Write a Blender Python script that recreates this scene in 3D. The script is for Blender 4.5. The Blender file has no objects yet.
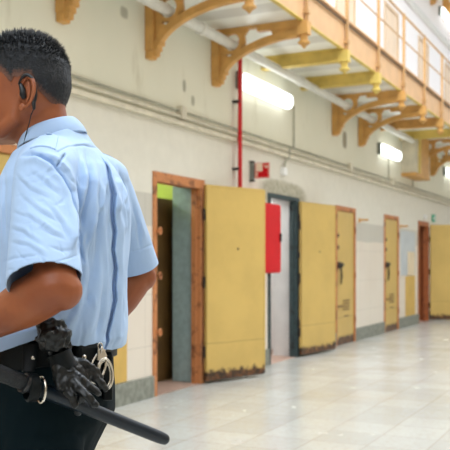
import bpy, bmesh, math, random
import numpy as np
from mathutils import Vector, Matrix, noise
random.seed(7)
SC = bpy.context.scene
COL = SC.collection
PI = math.pi

# ---------------------------------------------------------------- camera, world, light, exposure
FPX = 840.0                     # focal length in pixels of the 450 px frame
ANG = math.atan(415.0/FPX)      # angle between the optical axis and the cell wall
CA, SA = math.cos(ANG), math.sin(ANG)
CAMZ, DIST = 1.26, 4.08
cam = bpy.data.cameras.new('camera'); camo = bpy.data.objects.new('camera', cam); COL.objects.link(camo)
camo.location = (0, -DIST, CAMZ)
camo.rotation_euler = (PI/2, 0, ANG-PI/2)
cam.sensor_width = 36; cam.lens = 36*FPX/450; cam.shift_y = -37/450*-1
cam.clip_end = 200
cam.dof.use_dof = True; cam.dof.focus_distance = 1.85; cam.dof.aperture_fstop = 9.0
SC.camera = camo
SC.view_settings.view_transform = 'Standard'; SC.view_settings.look = 'None'
SC.view_settings.gamma = 1; SC.view_settings.use_curve_mapping = False
SC.view_settings.exposure = 0.28
w = bpy.data.worlds.new('world'); SC.world = w; w.use_nodes = True
bg = w.node_tree.nodes['Background']; bg.inputs[0].default_value = (0.80, 0.90, 1.0, 1); bg.inputs[1].default_value = 2.2
def area(name, loc, target, sx, sy, power, color=(1, 1, 1)):
    l = bpy.data.lights.new(name, 'AREA'); l.shape = 'RECTANGLE'; l.size = sx; l.size_y = sy; l.energy = power; l.color = color
    o = bpy.data.objects.new(name, l); COL.objects.link(o); o.location = loc
    o.rotation_euler = (Vector(target)-Vector(loc)).to_track_quat('-Z', 'X').to_euler()
    return o
area('skylight', (8, -4.5, 10.6), (8, -2.2, 0), 26, 4, 2560, (0.92, 0.96, 1.0))
area('added_key_light', (-4.7, -3.2, 6.0), (1.6, -2.6, 1.2), 5, 4, 135, (0.96, 0.98, 1.0))  # added unseen key light from the near end, side-lights the man

# ---------------------------------------------------------------- materials
def lin(c):
    out = []
    for v in c:
        v = v/255.0
        out.append(v/12.92 if v <= 0.04045 else ((v+0.055)/1.055)**2.4)
    return tuple(out)+(1.0,)
class NT:
    def __init__(s, name):
        s.m = bpy.data.materials.new(name); s.m.use_nodes = True
        s.t = s.m.node_tree; s.n = s.t.nodes; s.l = s.t.links
        s.b = s.n['Principled BSDF']
    def new(s, typ, **kw):
        x = s.n.new(typ)
        for k, v in kw.items(): setattr(x, k, v)
        return x
    def set(s, sock, v):
        if hasattr(v, 'links') or hasattr(v, 'is_output'): s.l.new(v, sock)
        else: sock.default_value = v
    def math(s, op, a, b=None, c=None, clamp=False):
        x = s.new('ShaderNodeMath', operation=op); x.use_clamp = clamp
        s.set(x.inputs[0], a)
        if b is not None: s.set(x.inputs[1], b)
        if c is not None: s.set(x.inputs[2], c)
        return x.outputs[0]
    def mix(s, f, a, b, typ='MIX'):
        x = s.new('ShaderNodeMix', data_type='RGBA', blend_type=typ)
        s.set(x.inputs[0], f); s.set(x.inputs[6], a); s.set(x.inputs[7], b)
        return x.outputs[2]
    def noise(s, scale, detail=3, rough=0.5, vec=None, stretch=None):
        x = s.new('ShaderNodeTexNoise'); x.inputs['Scale'].default_value = scale
        x.inputs['Detail'].default_value = detail; x.inputs['Roughness'].default_value = rough
        if vec is None: vec = s.coord()
        if stretch:
            mp = s.new('ShaderNodeMapping'); mp.inputs['Scale'].default_value = stretch
            s.l.new(vec, mp.inputs[0]); vec = mp.outputs[0]
        s.l.new(vec, x.inputs['Vector'])
        return x.outputs['Fac']
    def coord(s):
        if not hasattr(s, '_c'):
            s._c = s.new('ShaderNodeTexCoord').outputs['Object']
        return s._c
    def geo(s):
        if not hasattr(s, '_g'):
            s._g = s.new('ShaderNodeNewGeometry').outputs['Position']
            s._x = s.new('ShaderNodeSeparateXYZ'); s.l.new(s._g, s._x.inputs[0])
        return s._x.outputs
    def ramp(s, f, a, b):   # smooth 0..1 between a and b
        x = s.new('ShaderNodeMapRange'); x.interpolation_type = 'SMOOTHSTEP'
        s.set(x.inputs[0], f); s.set(x.inputs[1], a); s.set(x.inputs[2], b)
        return x.outputs[0]
    def bump(s, h, strength=0.3, dist=0.01):
        x = s.new('ShaderNodeBump'); x.inputs['Strength'].default_value = strength; x.inputs['Distance'].default_value = dist
        s.l.new(h, x.inputs['Height']); s.l.new(x.outputs[0], s.b.inputs['Normal'])
    def col(s, v): s.set(s.b.inputs['Base Color'], v)
def mat(name, rgb, rough=0.6, var=0.08, scale=6, metal=0, bump=0.0, bscale=60, spec=0.5):
    t = NT(name); c = lin(rgb)
    dark = tuple(x*(1-var*2) for x in c[:3])+(1,); lite = tuple(min(1, x*(1+var)) for x in c[:3])+(1,)
    f = t.ramp(t.noise(scale, 4), 0.3, 0.7)
    t.col(t.mix(f, dark, lite))
    t.b.inputs['Roughness'].default_value = rough; t.b.inputs['Metallic'].default_value = metal
    t.b.inputs['Specular IOR Level'].default_value = spec
    if bump: t.bump(t.noise(bscale, 3), bump, 0.004)
    return t.m

def wall_material():
    t = NT('painted_wall'); X = t.geo(); x, y, z = X[0], X[1], X[2]
    n1 = t.noise(0.9, 4); n2 = t.noise(7, 5, 0.6); n3 = t.noise(3.0, 5, 0.65, stretch=(1, 1, 0.25))
    low = t.mix(t.ramp(n2, 0.25, 0.75), lin((222, 217, 202)), lin((228, 223, 208)))
    mid = t.mix(t.ramp(n1, 0.3, 0.7), lin((234, 232, 212)), lin((240, 237, 218)))
    mid = t.mix(t.math('MULTIPLY', t.ramp(n3, 0.56, 0.74), 0.35), mid, lin((176, 166, 130)))
    up = lin((250, 246, 246))  # upper storey paint whitened, overexposed daylight put into the colour
    tile = t.mix(t.ramp(n1, 0.35, 0.65), lin((226, 214, 198)), lin((231, 221, 205)))
    tile = t.mix(t.math('MULTIPLY', t.math('GREATER_THAN', t.math('ADD', z, t.math('MULTIPLY', n1, 0.1)), 1.64), 0.6), tile, lin((178, 178, 168)))
    # joints of the dado tiles
    def joint(v, p, wd):
        m = t.math('PINGPONG', v, p/2)
        return t.math('LESS_THAN', m, wd)
    j = t.math('MAXIMUM', joint(x, 0.60, 0.004), joint(z, 0.48, 0.004))
    tile = t.mix(t.math('MULTIPLY', j, 0.28), tile, lin((140, 135, 120)))
    c = t.mix(t.ramp(z, 1.895, 1.905), tile, low)
    c = t.mix(t.ramp(t.math('ADD', z, t.math('MULTIPLY', n2, 0.05)), 2.66, 2.70), c, mid)
    c = t.mix(t.ramp(z, 3.76, 3.8), c, up)
    # cement patch above the second doorway
    nn = t.math('MULTIPLY', t.math('SUBTRACT', t.noise(9, 4, 0.7), 0.5), 0.30)
    def blob(cx, cz, rx, rz, soft=0.22):
        dx = t.math('DIVIDE', t.math('SUBTRACT', x, cx), rx); dz = t.math('DIVIDE', t.math('SUBTRACT', z, cz), rz)
        d = t.math('ADD', t.math('POWER', t.math('ABSOLUTE', dx), 3.0), t.math('POWER', t.math('ABSOLUTE', dz), 3.0))
        d = t.math('ADD', d, t.math('MULTIPLY', nn, 3.0))
        return t.math('SUBTRACT', 1.0, t.ramp(d, 1-soft, 1+soft))
    pc = t.mix(t.ramp(t.noise(14, 4, 0.7), 0.35, 0.65), lin((150, 145, 122)), lin((188, 182, 160)))
    c = t.mix(t.math('MULTIPLY', blob(9.96, 2.12, 0.76, 0.17, 0.5), 0.9), c, pc)
    c = t.mix(t.math('MULTIPLY', blob(12.42, 3.14, 0.10, 0.13, 0.5), 0.75), c, lin((130, 118, 88)))
    c = t.mix(t.math('MULTIPLY', blob(7.34, 3.02, 0.03, 0.06, 0.9), 0.7), c, lin((130, 128, 100)))
    c = t.mix(t.math('MULTIPLY', blob(7.52, 2.9, 0.035, 0.05, 0.9), 0.6), c, lin((130, 128, 100)))
    c = t.mix(t.math('MULTIPLY', blob(6.25, 3.46, 0.06, 0.05, 0.9), 0.6), c, lin((140, 136, 110)))
    t.col(c)
    t.set(t.b.inputs['Roughness'], t.math('MULTIPLY_ADD', t.ramp(z, 1.895, 1.905), 0.35, 0.4))
    t.bump(t.math('ADD', t.math('MULTIPLY', n2, 0.5), t.math('MULTIPLY', t.noise(40, 3), 0.2)), 0.25, 0.01)
    return t.m
def floor_material():
    t = NT('floor_tiles'); X = t.geo(); x, y = X[0], X[1]
    P = 0.40
    def joint(v):
        m = t.math('PINGPONG', v, P/2); return t.math('SUBTRACT', 1.0, t.ramp(m, 0.002, 0.006))
    j = t.math('MAXIMUM', joint(x), joint(y))
    fx = t.math('FLOOR', t.math('DIVIDE', t.math('ADD', x, 0), P)); fy = t.math('FLOOR', t.math('DIVIDE', y, P))
    cb = t.new('ShaderNodeCombineXYZ'); t.l.new(fx, cb.inputs[0]); t.l.new(fy, cb.inputs[1])
    wn = t.new('ShaderNodeTexWhiteNoise', noise_dimensions='2D'); t.l.new(cb.outputs[0], wn.inputs['Vector'])
    sp = t.noise(26, 6, 0.75)
    c = t.mix(wn.outputs['Value'], lin((186, 186, 180)), lin((200, 200, 195)))
    c = t.mix(t.math('MULTIPLY', t.ramp(sp, 0.42, 0.68), 0.55), c, lin((182, 172, 152)))
    c = t.mix(t.math('MULTIPLY', t.ramp(t.noise(1.3, 4, 0.6), 0.45, 0.75), 0.35), c, lin((186, 174, 152)))
    c = t.mix(t.math('MULTIPLY', j, 0.5), c, lin((150, 132, 104)))
    t.col(c)
    t.set(t.b.inputs['Roughness'], t.math('MULTIPLY_ADD', t.noise(3.5, 5, 0.6), 0.22, 0.12))
    t.b.inputs['Specular IOR Level'].default_value = 0.6
    t.bump(t.math('ADD', t.math('MULTIPLY', t.noise(5, 4), 0.5), t.math('MULTIPLY', j, -0.4)), 0.12, 0.006)
    return t.m
def door_material(name, rgb, rustz=0.125):
    """yellow painted steel with its chipped, rusty foot and scuffs"""
    t = NT(name); X = t.geo(); z = X[2]
    n = t.noise(16, 5, 0.7)
    a = lin(rgb); b = tuple(v*0.88 for v in a[:3])+(1,)
    c = t.mix(t.ramp(t.noise(1.7, 4, 0.6), 0.35, 0.7), a, b)
    c = t.mix(t.math('MULTIPLY', t.ramp(t.noise(30, 5, 0.75), 0.62, 0.72), 0.35), c, lin((150, 110, 60)))
    edge = t.math('ADD', z, t.math('MULTIPLY', t.math('SUBTRACT', n, 0.5), 0.22))
    f = t.math('SUBTRACT', 1.0, t.ramp(edge, rustz-0.03, rustz+0.02))
    c = t.mix(f, c, t.mix(t.ramp(n, 0.4, 0.6), lin((52, 36, 26)), lin((118, 76, 42))))
    g = t.math('SUBTRACT', 1.0, t.ramp(t.math('ABSOLUTE', t.math('SUBTRACT', z, t.math('MULTIPLY_ADD', t.noise(2, 2), 0.03, 0.40))), 0.004, 0.010))
    c = t.mix(t.math('MULTIPLY', g, 0.3), c, lin((120, 92, 50)))
    t.col(c); t.b.inputs['Roughness'].default_value = 0.42
    t.bump(t.noise(8, 3), 0.12, 0.006)
    return t.m
def rust_material(name, a, b, scale=14):
    t = NT(name)
    c = t.mix(t.ramp(t.noise(scale, 5, 0.7), 0.5, 0.66), lin(a), lin(b)); t.col(c)
    t.b.inputs['Roughness'].default_value = 0.55; t.bump(t.noise(50, 3), 0.2, 0.003)
    return t.m
def skin_material():
    t = NT('skin')
    n = t.noise(9, 4, 0.6); n2 = t.noise(60, 3, 0.6)
    c = t.mix(t.ramp(n, 0.3, 0.7), lin((140, 74, 40)), lin((160, 90, 50)))
    c = t.mix(t.math('MULTIPLY', t.ramp(n2, 0.55, 0.75), 0.2), c, lin((112, 64, 44)))
    t.col(c); t.b.inputs['Roughness'].default_value = 0.47
    t.b.inputs['Subsurface Weight'].default_value = 0.12; t.b.inputs['Subsurface Radius'].default_value = (0.02, 0.008, 0.004)
    t.b.inputs['Subsurface Scale'].default_value = 0.4
    t.bump(t.noise(320, 3), 0.12, 0.001)
    return t.m
def cloth_material(name, rgb, rough=0.8, wr=0.5, sheen=0.2, sc=14):
    t = NT(name); a = lin(rgb); b = tuple(v*0.93 for v in a[:3])+(1,)
    t.col(t.mix(t.ramp(t.noise(12, 3), 0.3, 0.7), a, b)); t.b.inputs['Roughness'].default_value = rough
    t.b.inputs['Sheen Weight'].default_value = sheen
    h = t.math('ADD', t.math('MULTIPLY', t.noise(sc, 3, 0.5, stretch=(1, 1, 0.45)), 1.0), t.math('MULTIPLY', t.noise(500, 2), 0.03))
    t.bump(h, wr, 0.008)
    return t.m
def hair_material():
    t = NT('black_hair')
    c = t.mix(t.ramp(t.noise(240, 3, 0.6), 0.5, 0.75), lin((12, 16, 22)), lin((44, 50, 56)))
    at = t.new('ShaderNodeAttribute', attribute_name='fade')
    k = t.math('ADD', at.outputs['Fac'], t.math('MULTIPLY', t.math('SUBTRACT', t.noise(300, 3, 0.7), 0.5), 1.0))
    c = t.mix(t.ramp(k, 0.15, 0.75), lin((112, 72, 54)), c)
    t.col(c); t.b.inputs['Roughness'].default_value = 0.5
    t.bump(t.noise(350, 3, 0.7), 0.8, 0.003)
    return t.m
def emit_material(name, rgb, s):
    t = NT(name); t.col(lin(rgb)); t.b.inputs['Emission Color'].default_value = lin(rgb); t.b.inputs['Emission Strength'].default_value = s
    return t.m
M = dict(
    plainwall=mat('cream_hall_paint', (176, 164, 148), 0.6, 0.04, 1),
    wall=wall_material(), floor=floor_material(),
    yellow=door_material('yellow_door_paint', (210, 177, 100)),
    yellow_clean=mat('yellow_board_paint', (212, 174, 92), 0.5, 0.05, 3),
    upperdoor=mat('pale_orange_door_paint', (240, 214, 184), 0.5, 0.04, 3),
    frame=rust_material('orange_frame_paint', (196, 128, 78), (128, 78, 48), 9),
    darkframe=rust_material('dark_teal_frame_paint', (52, 70, 72), (24, 24, 26), 12),
    brownframe=rust_material('brown_frame_paint', (168, 96, 52), (120, 66, 38), 10),
    teal=mat('grey_green_tiles', (166, 188, 186), 0.4, 0.06, 20),
    whitetile=mat('white_tiles', (228, 228, 226), 0.4, 0.03, 4),
    bluegrey=mat('blue_grey_paint', (196, 202, 204), 0.5, 0.04, 4),
    beige=mat('beige_board', (226, 208, 176), 0.6, 0.03, 4),
    base=mat('grey_cement_skirting', (140, 142, 130), 0.6, 0.14, 18, bump=0.2),
    pink=mat('reddish_cell_floor', (180, 148, 130), 0.5, 0.08, 12),
    lime=mat('lime_cell_paint', (196, 214, 96), 0.6, 0.03),
    brownwood=mat('dark_brown_boards', (92, 66, 26), 0.6, 0.12, 8),
    cell=mat('grey_cell_paint', (170, 170, 158), 0.7, 0.05),
    paleframe=mat('pale_frame_paint', (222, 192, 156), 0.5, 0.05, 5),
    rail=mat('rail_paint', (206, 164, 112), 0.5, 0.05, 5),
    vent=mat('brown_vent_paint', (120, 92, 56), 0.6, 0.1),
    ochre=mat('ochre_iron_paint', (214, 162, 90), 0.5, 0.07, 8),
    salmon=mat('salmon_girder_paint', (224, 180, 132), 0.5, 0.04, 5),
    lemon=mat('lemon_beam_paint', (222, 194, 102), 0.5, 0.06, 6),
    deck=mat('white_deck_underside', (226, 224, 214), 0.6, 0.06, 1.5),
    pipe=mat('white_pipe_paint', (224, 222, 212), 0.45, 0.04, 8),
    trunk=mat('cream_trunking', (222, 214, 192), 0.5, 0.07, 6),
    conduit=mat('grey_conduit', (176, 174, 156), 0.5, 0.1, 12),
    darkline=mat('dark_cable', (60, 52, 48), 0.6, 0.1),
    red=mat('red_paint', (206, 22, 32), 0.35, 0.03),
    redbox=mat('red_box_paint', (206, 10, 24), 0.45, 0.03, spec=0.25),
    white=mat('white_plastic', (240, 240, 236), 0.4, 0.01),
    cream=mat('cream_symbol', (236, 216, 190), 0.5, 0.02),
    green=mat('green_sign_face', (60, 176, 140), 0.5, 0.02),
    greymetal=mat('grey_metal', (128, 134, 128), 0.4, 0.06, 10, 0.4),
    blackiron=mat('black_iron', (38, 30, 26), 0.55, 0.2, 20),
    lamp=emit_material('lit_diffuser', (250, 255, 255), 2.6),
    skin=skin_material(), hair=hair_material(),
    shirt=cloth_material('light_blue_shirt', (173, 200, 234), 0.75, 0.5, 0.1),
    trouser=cloth_material('black_trousers', (3, 20, 25), 0.9, 0.3, 0.0),
    belt=mat('black_belt_leather', (4, 11, 13), 0.5, 0.15, 30, bump=0.2, spec=0.2),
    glove=mat('black_glove_leather', (4, 8, 9), 0.33, 0.2, 20, bump=0.35, bscale=120, spec=0.45),
    baton=mat('black_baton_rubber', (16, 28, 38), 0.36, 0.1, 30, spec=0.4),
    grip=mat('black_ribbed_grip', (14, 19, 23), 0.6, 0.2, 60, bump=0.6, bscale=260),
    chrome=mat('polished_steel', (226, 218, 204), 0.16, 0.02, 4, 1.0),
    plastic=mat('black_plastic', (18, 20, 24), 0.3, 0.05),
    button=mat('pale_blue_button', (150, 176, 210), 0.4, 0.02),
    shoe=mat('black_shoe_leather', (14, 14, 15), 0.25, 0.1),
    eye=mat('eye_white', (220, 214, 205), 0.2, 0.02), iris=mat('brown_iris', (40, 24, 16), 0.2, 0.05), lip=mat('lips', (140, 78, 66), 0.4, 0.05),
)

M['trouser'].node_tree.nodes['Principled BSDF'].inputs['Specular IOR Level'].default_value = 0.15
# ---------------------------------------------------------------- mesh helpers
class MB:
    def __init__(s): s.v = []; s.f = []
    def add(s, vs, fs, xf=None):
        o = len(s.v)
        for p in vs:
            p = Vector(p)
            if xf is not None: p = xf @ p
            s.v.append(tuple(p))
        for f in fs: s.f.append(tuple(i+o for i in f))
        return s
    def box(s, x0, x1, y0, y1, z0, z1, xf=None):
        vs = [(x0, y0, z0), (x1, y0, z0), (x1, y1, z0), (x0, y1, z0), (x0, y0, z1), (x1, y0, z1), (x1, y1, z1), (x0, y1, z1)]
        fs = [(0, 3, 2, 1), (4, 5, 6, 7), (0, 1, 5, 4), (1, 2, 6, 5), (2, 3, 7, 6), (3, 0, 4, 7)]
        return s.add(vs, fs, xf)
    def rings(s, rings, cap=True, xf=None, closed=False):
        n = len(rings[0]); vs = [p for r in rings for p in r]; fs = []
        m = len(rings)
        for i in range(m if closed else m-1):
            for j in range(n):
                a = i*n+j; b = i*n+(j+1) % n; c = ((i+1) % m)*n+(j+1) % n; d = ((i+1) % m)*n+j
                fs.append((a, b, c, d))
        if cap and not closed:
            fs.append(tuple(range(n))[::-1]); fs.append(tuple((m-1)*n+j for j in range(n)))
        return s.add(vs, fs, xf)
    def tube(s, pts, rad, seg=12, up=None, xf=None, closed=False, roundcap=False):
        pts = [Vector(p) for p in pts]; n = len(pts)
        if not isinstance(rad, (list, tuple)): rad = [rad]*n
        rad = [(r, r) if not isinstance(r, (list, tuple)) else r for r in rad]
        if roundcap and not closed:
            d0 = (pts[0]-pts[1]).normalized(); d1 = (pts[-1]-pts[-2]).normalized()
            pre = []; post = []
            for k in (1, 2, 3):
                a = k*PI/2/3.2
                r0 = rad[0]; pre.insert(0, (pts[0]+d0*min(r0)*math.sin(a), (r0[0]*math.cos(a), r0[1]*math.cos(a))))
                r1 = rad[-1]; post.append((pts[-1]+d1*min(r1)*math.sin(a), (r1[0]*math.cos(a), r1[1]*math.cos(a))))
            pts = [p for p, r in pre]+pts+[p for p, r in post]; rad = [r for p, r in pre]+rad+[r for p, r in post]; n = len(pts)
        rings = []; prev = None
        for i in range(n):
            if closed: t = (pts[(i+1) % n]-pts[i-1]).normalized()
            else: t = (pts[min(i+1, n-1)]-pts[max(i-1, 0)]).normalized()
            if prev is None:
                u = Vector(up) if up else (Vector((0, 0, 1)) if abs(t.z) < 0.9 else Vector((1, 0, 0)))
            else: u = prev
            u = (u-t*u.dot(t)).normalized(); prev = u; wv = t.cross(u)
            rings.append([pts[i]+u*rad[i][0]*math.cos(a)+wv*rad[i][1]*math.sin(a) for a in [2*PI*k/seg for k in range(seg)]])
        return s.rings(rings, True, xf, closed)
    def prism(s, poly, plane, a, b, xf=None):
        """poly: 2D points, extruded from a to b along the third axis; plane 'yz' -> x, 'xz' -> y, 'xy' -> z"""
        def P(p, t): return {'yz': (t, p[0], p[1]), 'xz': (p[0], t, p[1]), 'xy': (p[0], p[1], t)}[plane]
        n = len(poly); vs = [P(p, a) for p in poly]+[P(p, b) for p in poly]
        fs = [tuple(range(n))[::-1], tuple(range(n, 2*n))]+[(i, (i+1) % n, n+(i+1) % n, n+i) for i in range(n)]
        return s.add(vs, fs, xf)
    def band(s, outer, inner, a, b, closed=False, xf=None):
        """strip between two polylines in the yz plane, extruded in x"""
        n = len(outer); vs = []
        for (o, i) in zip(outer, inner):
            vs += [(a, o[0], o[1]), (b, o[0], o[1]), (b, i[0], i[1]), (a, i[0], i[1])]
        fs = []
        for k in range(n if closed else n-1):
            p = 4*k; q = 4*((k+1) % n)
            for e in range(4): fs.append((p+e, p+(e+1) % 4, q+(e+1) % 4, q+e))
        if not closed: fs += [(0, 3, 2, 1), (4*(n-1), 4*(n-1)+1, 4*(n-1)+2, 4*(n-1)+3)]
        return s.add(vs, fs, xf)
    def ball(s, c, r, seg=16, xf=None, rot=None):
        if not isinstance(r, (list, tuple)): r = (r, r, r)
        rings = []; c = Vector(c); R = rot or Matrix.Identity(3)
        m = max(6, seg//2)
        for i in range(m+1):
            a = -PI/2+PI*(i+0.0)/m; a = max(-PI/2+0.08, min(PI/2-0.08, a))
            rings.append([c+R @ Vector((r[0]*math.cos(a)*math.cos(t), r[1]*math.cos(a)*math.sin(t), r[2]*math.sin(a))) for t in [2*PI*k/seg for k in range(seg)]])
        return s.rings(rings, True, xf)
    def mesh(s, name):
        me = bpy.data.meshes.new(name); me.from_pydata(s.v, [], s.f); me.update()
        bm = bmesh.new(); bm.from_mesh(me); bmesh.ops.recalc_face_normals(bm, faces=bm.faces); bm.to_mesh(me); bm.free()
        return me
    def build(s, name, m, parent=None, smooth=None, bevel=0, org=None, frame=None):
        vs = [Vector(p) for p in s.v]
        if parent is not None: o0 = Vector(parent['org'])
        elif org is not None: o0 = Vector(org)
        else:
            xs = [p.x for p in vs]; ys = [p.y for p in vs]; zs = [p.z for p in vs]
            o0 = Vector(((min(xs)+max(xs))/2, (min(ys)+max(ys))/2, min(zs)))
        s2 = MB(); s2.v = [tuple(p-o0) for p in vs]; s2.f = s.f
        me = s2.mesh(name); me.materials.append(M[m] if isinstance(m, str) else m)
        return link(name, me, parent, o0, frame, smooth, bevel)
def link(name, me, parent, o0, frame, smooth=None, bevel=0):
    o = bpy.data.objects.new(name, me); COL.objects.link(o)
    if parent is not None: o.parent = parent
    elif frame is not None:
        o.location = frame @ Vector(o0); o.rotation_euler = frame.to_euler()
    else: o.location = o0
    o['org'] = tuple(o0)
    if smooth is not None:
        if smooth >= 180: me.polygons.foreach_set('use_smooth', [True]*len(me.polygons))
        else:
            me.polygons.foreach_set('use_smooth', [True]*len(me.polygons))
            me.set_sharp_from_angle(angle=math.radians(smooth))
    if bevel:
        b = o.modifiers.new('bevel', 'BEVEL'); b.width = bevel; b.segments = 2; b.limit_method = 'ANGLE'
    return o
def tag(o, label, cat, group=None, kind=None):
    o['label'] = label; o['category'] = cat
    if group: o['group'] = group
    if kind: o['kind'] = kind
    return o
def struct(o, label=None, cat=None):
    o['kind'] = 'structure'
    if label: o['label'] = label
    if cat: o['category'] = cat
    return o
def empty(name, loc, frame=None):
    o = bpy.data.objects.new(name, None); COL.objects.link(o); o.empty_display_size = 0.1
    if frame is not None: o.location = frame @ Vector(loc); o.rotation_euler = frame.to_euler()
    else: o.location = loc
    o['org'] = tuple(loc)
    return o
def copy_tree(o, parent=None):
    c = o.copy(); COL.objects.link(c)
    if parent is not None: c.parent = parent
    for ch in list(o.children): copy_tree(ch, c)
    return c
def sect(v, o=0): return v

# ---------------------------------------------------------------- the setting
X0, X1 = -5.0, 27.0
struct(MB().box(X0-0.5, X1+0.4, -9.0, 0.37, -0.12, 0.0).build('floor', 'floor'), 'beige polished floor tiles', 'floor')
doors = [(4.14, 5.12), (6.74, 7.74), (9.45, 10.45), (11.98, 12.93), (14.64, 15.6), (17.2, 18.1), (19.8, 20.75), (22.4, 23.35), (25.0, 25.95)]
DH = 2.10; T = 0.35; LZ = 3.74; WT = 10.2
wb = MB(); xs = X0
for a, b in doors:
    wb.box(xs, a, 0, T, 0, DH); xs = b
wb.box(xs, X1, 0, T, 0, DH)
wb.box(X0, X1, 0, T, DH, LZ)
xs = X0
for a, b in doors:
    wb.box(xs, a, 0, T, LZ, LZ+2.15); xs = b
wb.box(xs, X1, 0, T, LZ, LZ+2.15); wb.box(X0, X1, 0, T, LZ+2.15, WT)
struct(wb.build('wall_left', 'wall', org=(0, 0, 0)), 'long cream cell wall with tiled lower half', 'wall')
struct(MB().box(X0, X1, -8.3, -8.0, 0, WT).build('wall_right', 'plainwall', org=(X0, -8, 0)), 'plain cream wall on the other side of the hall', 'wall')
wn = MB().box(X0-0.3, X0, -8.3, T, 0, 3.6)
for yy in (-8.3, -5.6, -3.0, -0.35): wn.box(X0-0.3, X0, yy, yy+0.7, 3.6, WT)
wn.box(X0-0.3, X0, -8.3, T, WT-0.8, WT)
struct(wn.build('wall_near', 'plainwall', org=(X0, 0, 0)), 'plain cream wall at the near end of the hall', 'wall')
struct(MB().box(X1, X1+0.3, -9.0, T, 0, WT).build('wall_end', 'wall', org=(X1, 0, 0)), 'end wall of the corridor', 'wall')
bb = MB(); xs = X0
for a, b in doors:
    bb.box(xs, a-0.005, -0.022, 0.0, 0, 0.20); xs = b+0.005
bb.box(xs, X1, -0.022, 0, 0, 0.20)
struct(bb.build('baseboard_left', 'base', bevel=0.004), 'grey cement skirting along the cell wall', 'baseboard')

# cells behind the open doorways (floor, back and side walls, ceiling)
def cell(n, a, b, wm, depth=3.0):
    r = empty('wall_cell_%d' % n, ((a+b)/2, T+depth/2, 0)); struct(r, 'inside of a cell seen through its open doorway', 'room')
    x0, x1, y0, y1, h = a-0.7, b+0.7, T, T+depth, 2.6
    mb = MB(); mb.box(x0-0.1, x1+0.1, y1, y1+0.1, 0, h); mb.box(x0-0.1, x0, y0+0.001, y1, 0, h); mb.box(x1, x1+0.1, y0+0.001, y1, 0, h); mb.box(x0-0.1, x1+0.1, y0+0.001, y1+0.1, h, h+0.1)
    mb.build('cell_wall', wm, r)
    MB().box(x0, x1, 0.0, y1, -0.1, 0.004).build('cell_floor', 'pink', r)
    return r
c1 = cell(1, 6.74, 7.74, 'lime'); cell(2, 9.45, 10.45, 'whitetile'); cell(3, 17.2, 18.1, 'cell')
def point(name, loc, e, c=(1, 1, 1), r=0.1):
    l = bpy.data.lights.new(name, 'POINT'); l.energy = e; l.color = c; l.shadow_soft_size = r
    o = bpy.data.objects.new(name, l); COL.objects.link(o); o.location = loc
def ceiling_bulb(x, y, e, label):
    r = empty('ceiling_bulb', (x, y, 2.6))
    MB().tube([(x, y, 2.6), (x, y, 2.56)], [0.05, 0.045], 16).build('bulb_base', 'white', r, smooth=40)
    MB().ball((x, y, 2.52), 0.045, 14).build('bulb_globe', 'lamp', r, smooth=180)
    point('bulb_light', (x, y, 2.42), e); tag(r, label, 'lamp')
ceiling_bulb(7.2, 1.3, 30, 'round bulb on the ceiling of the lime green cell')
ceiling_bulb(10.0, 1.3, 40, 'round bulb on the ceiling of the white tiled cell')

# door frames and leaves
def doorway(n, a, b, framem, liningm, label, tp=0.085):
    r = empty('door_%d' % n, ((a+b)/2, 0, 0)); struct(r, label, 'door')
    w_ = 0.05
    f = MB()
    f.box(a-0.012, a+w_, -0.018, 0.09, 0, DH+0.01); f.box(b-w_-0.03, b+0.012, -0.018, 0.09, 0, DH+0.01); f.box(a+w_, b-w_-0.03, -0.018, 0.09, DH-tp, DH+0.01)
    f.box(a+w_, a+w_+0.012, 0.03, 0.09, 0, DH-0.085); f.box(b-w_-0.045, b-w_-0.03, 0.03, 0.09, 0, DH-0.085)
    f.build('door_frame', framem, r, bevel=0.004)
    if liningm:
        l = MB(); l.box(a-0.0, a+0.015, 0.09, T+0.002, 0, DH); l.box(b-0.02, b, 0.09, T+0.002, 0, DH); l.box(a, b, 0.09, T+0.002, DH-0.03, DH)
        l.build('door_lining', liningm, r)
    return r
def leaf(r, hinge, beta, wd, m, side=1, z0=0.03, h=2.03, hardware=True, th=0.045):
    """leaf hung at hinge, swung out by beta from the wall line, pointing to +x (side 1)"""
    X = Matrix.Translation(Vector((hinge[0], hinge[1], 0))) @ Matrix.Rotation(-beta, 4, 'Z')
    mb = MB(); mb.box(0.0, wd, -th, 0, z0, z0+h, X)
    lf = mb.build('door_leaf', m, r, bevel=0.012)
    # rolled steel edges and the hinge strip
    e = MB(); e.box(0.0, 0.035, -th-0.006, -th, z0, z0+h, X); e.box(wd-0.02, wd, -th-0.004, -th, z0+0.01, z0+h-0.01, X)
    e.box(0.035, wd-0.02, -th-0.004, -th, z0+h-0.022, z0+h-0.002, X)
    e.build('edge_strip', m, lf, bevel=0.002)
    for z in (0.33, 1.05, 1.75):
        MB().tube([X @ Vector((-0.012, -0.02, z-0.06)), X @ Vector((-0.012, -0.02, z+0.06))], 0.013, 10).build('hinge', 'blackiron', r, smooth=40)
    p = MB(); p.tube([X @ Vector((wd*0.52, -th-0.004, 1.40)), X @ Vector((wd*0.52, -th+0.01, 1.40))], 0.012, 12); p.build('peephole', 'blackiron', lf, smooth=40)
    b = MB(); b.box(wd*0.10, wd*0.85, 0, 0.012, 1.0, 1.03, X); b.box(wd-0.22, wd-0.04, 0, 0.03, 1.02, 1.14, X); b.build('bolt', 'blackiron', lf)
    return lf
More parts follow.
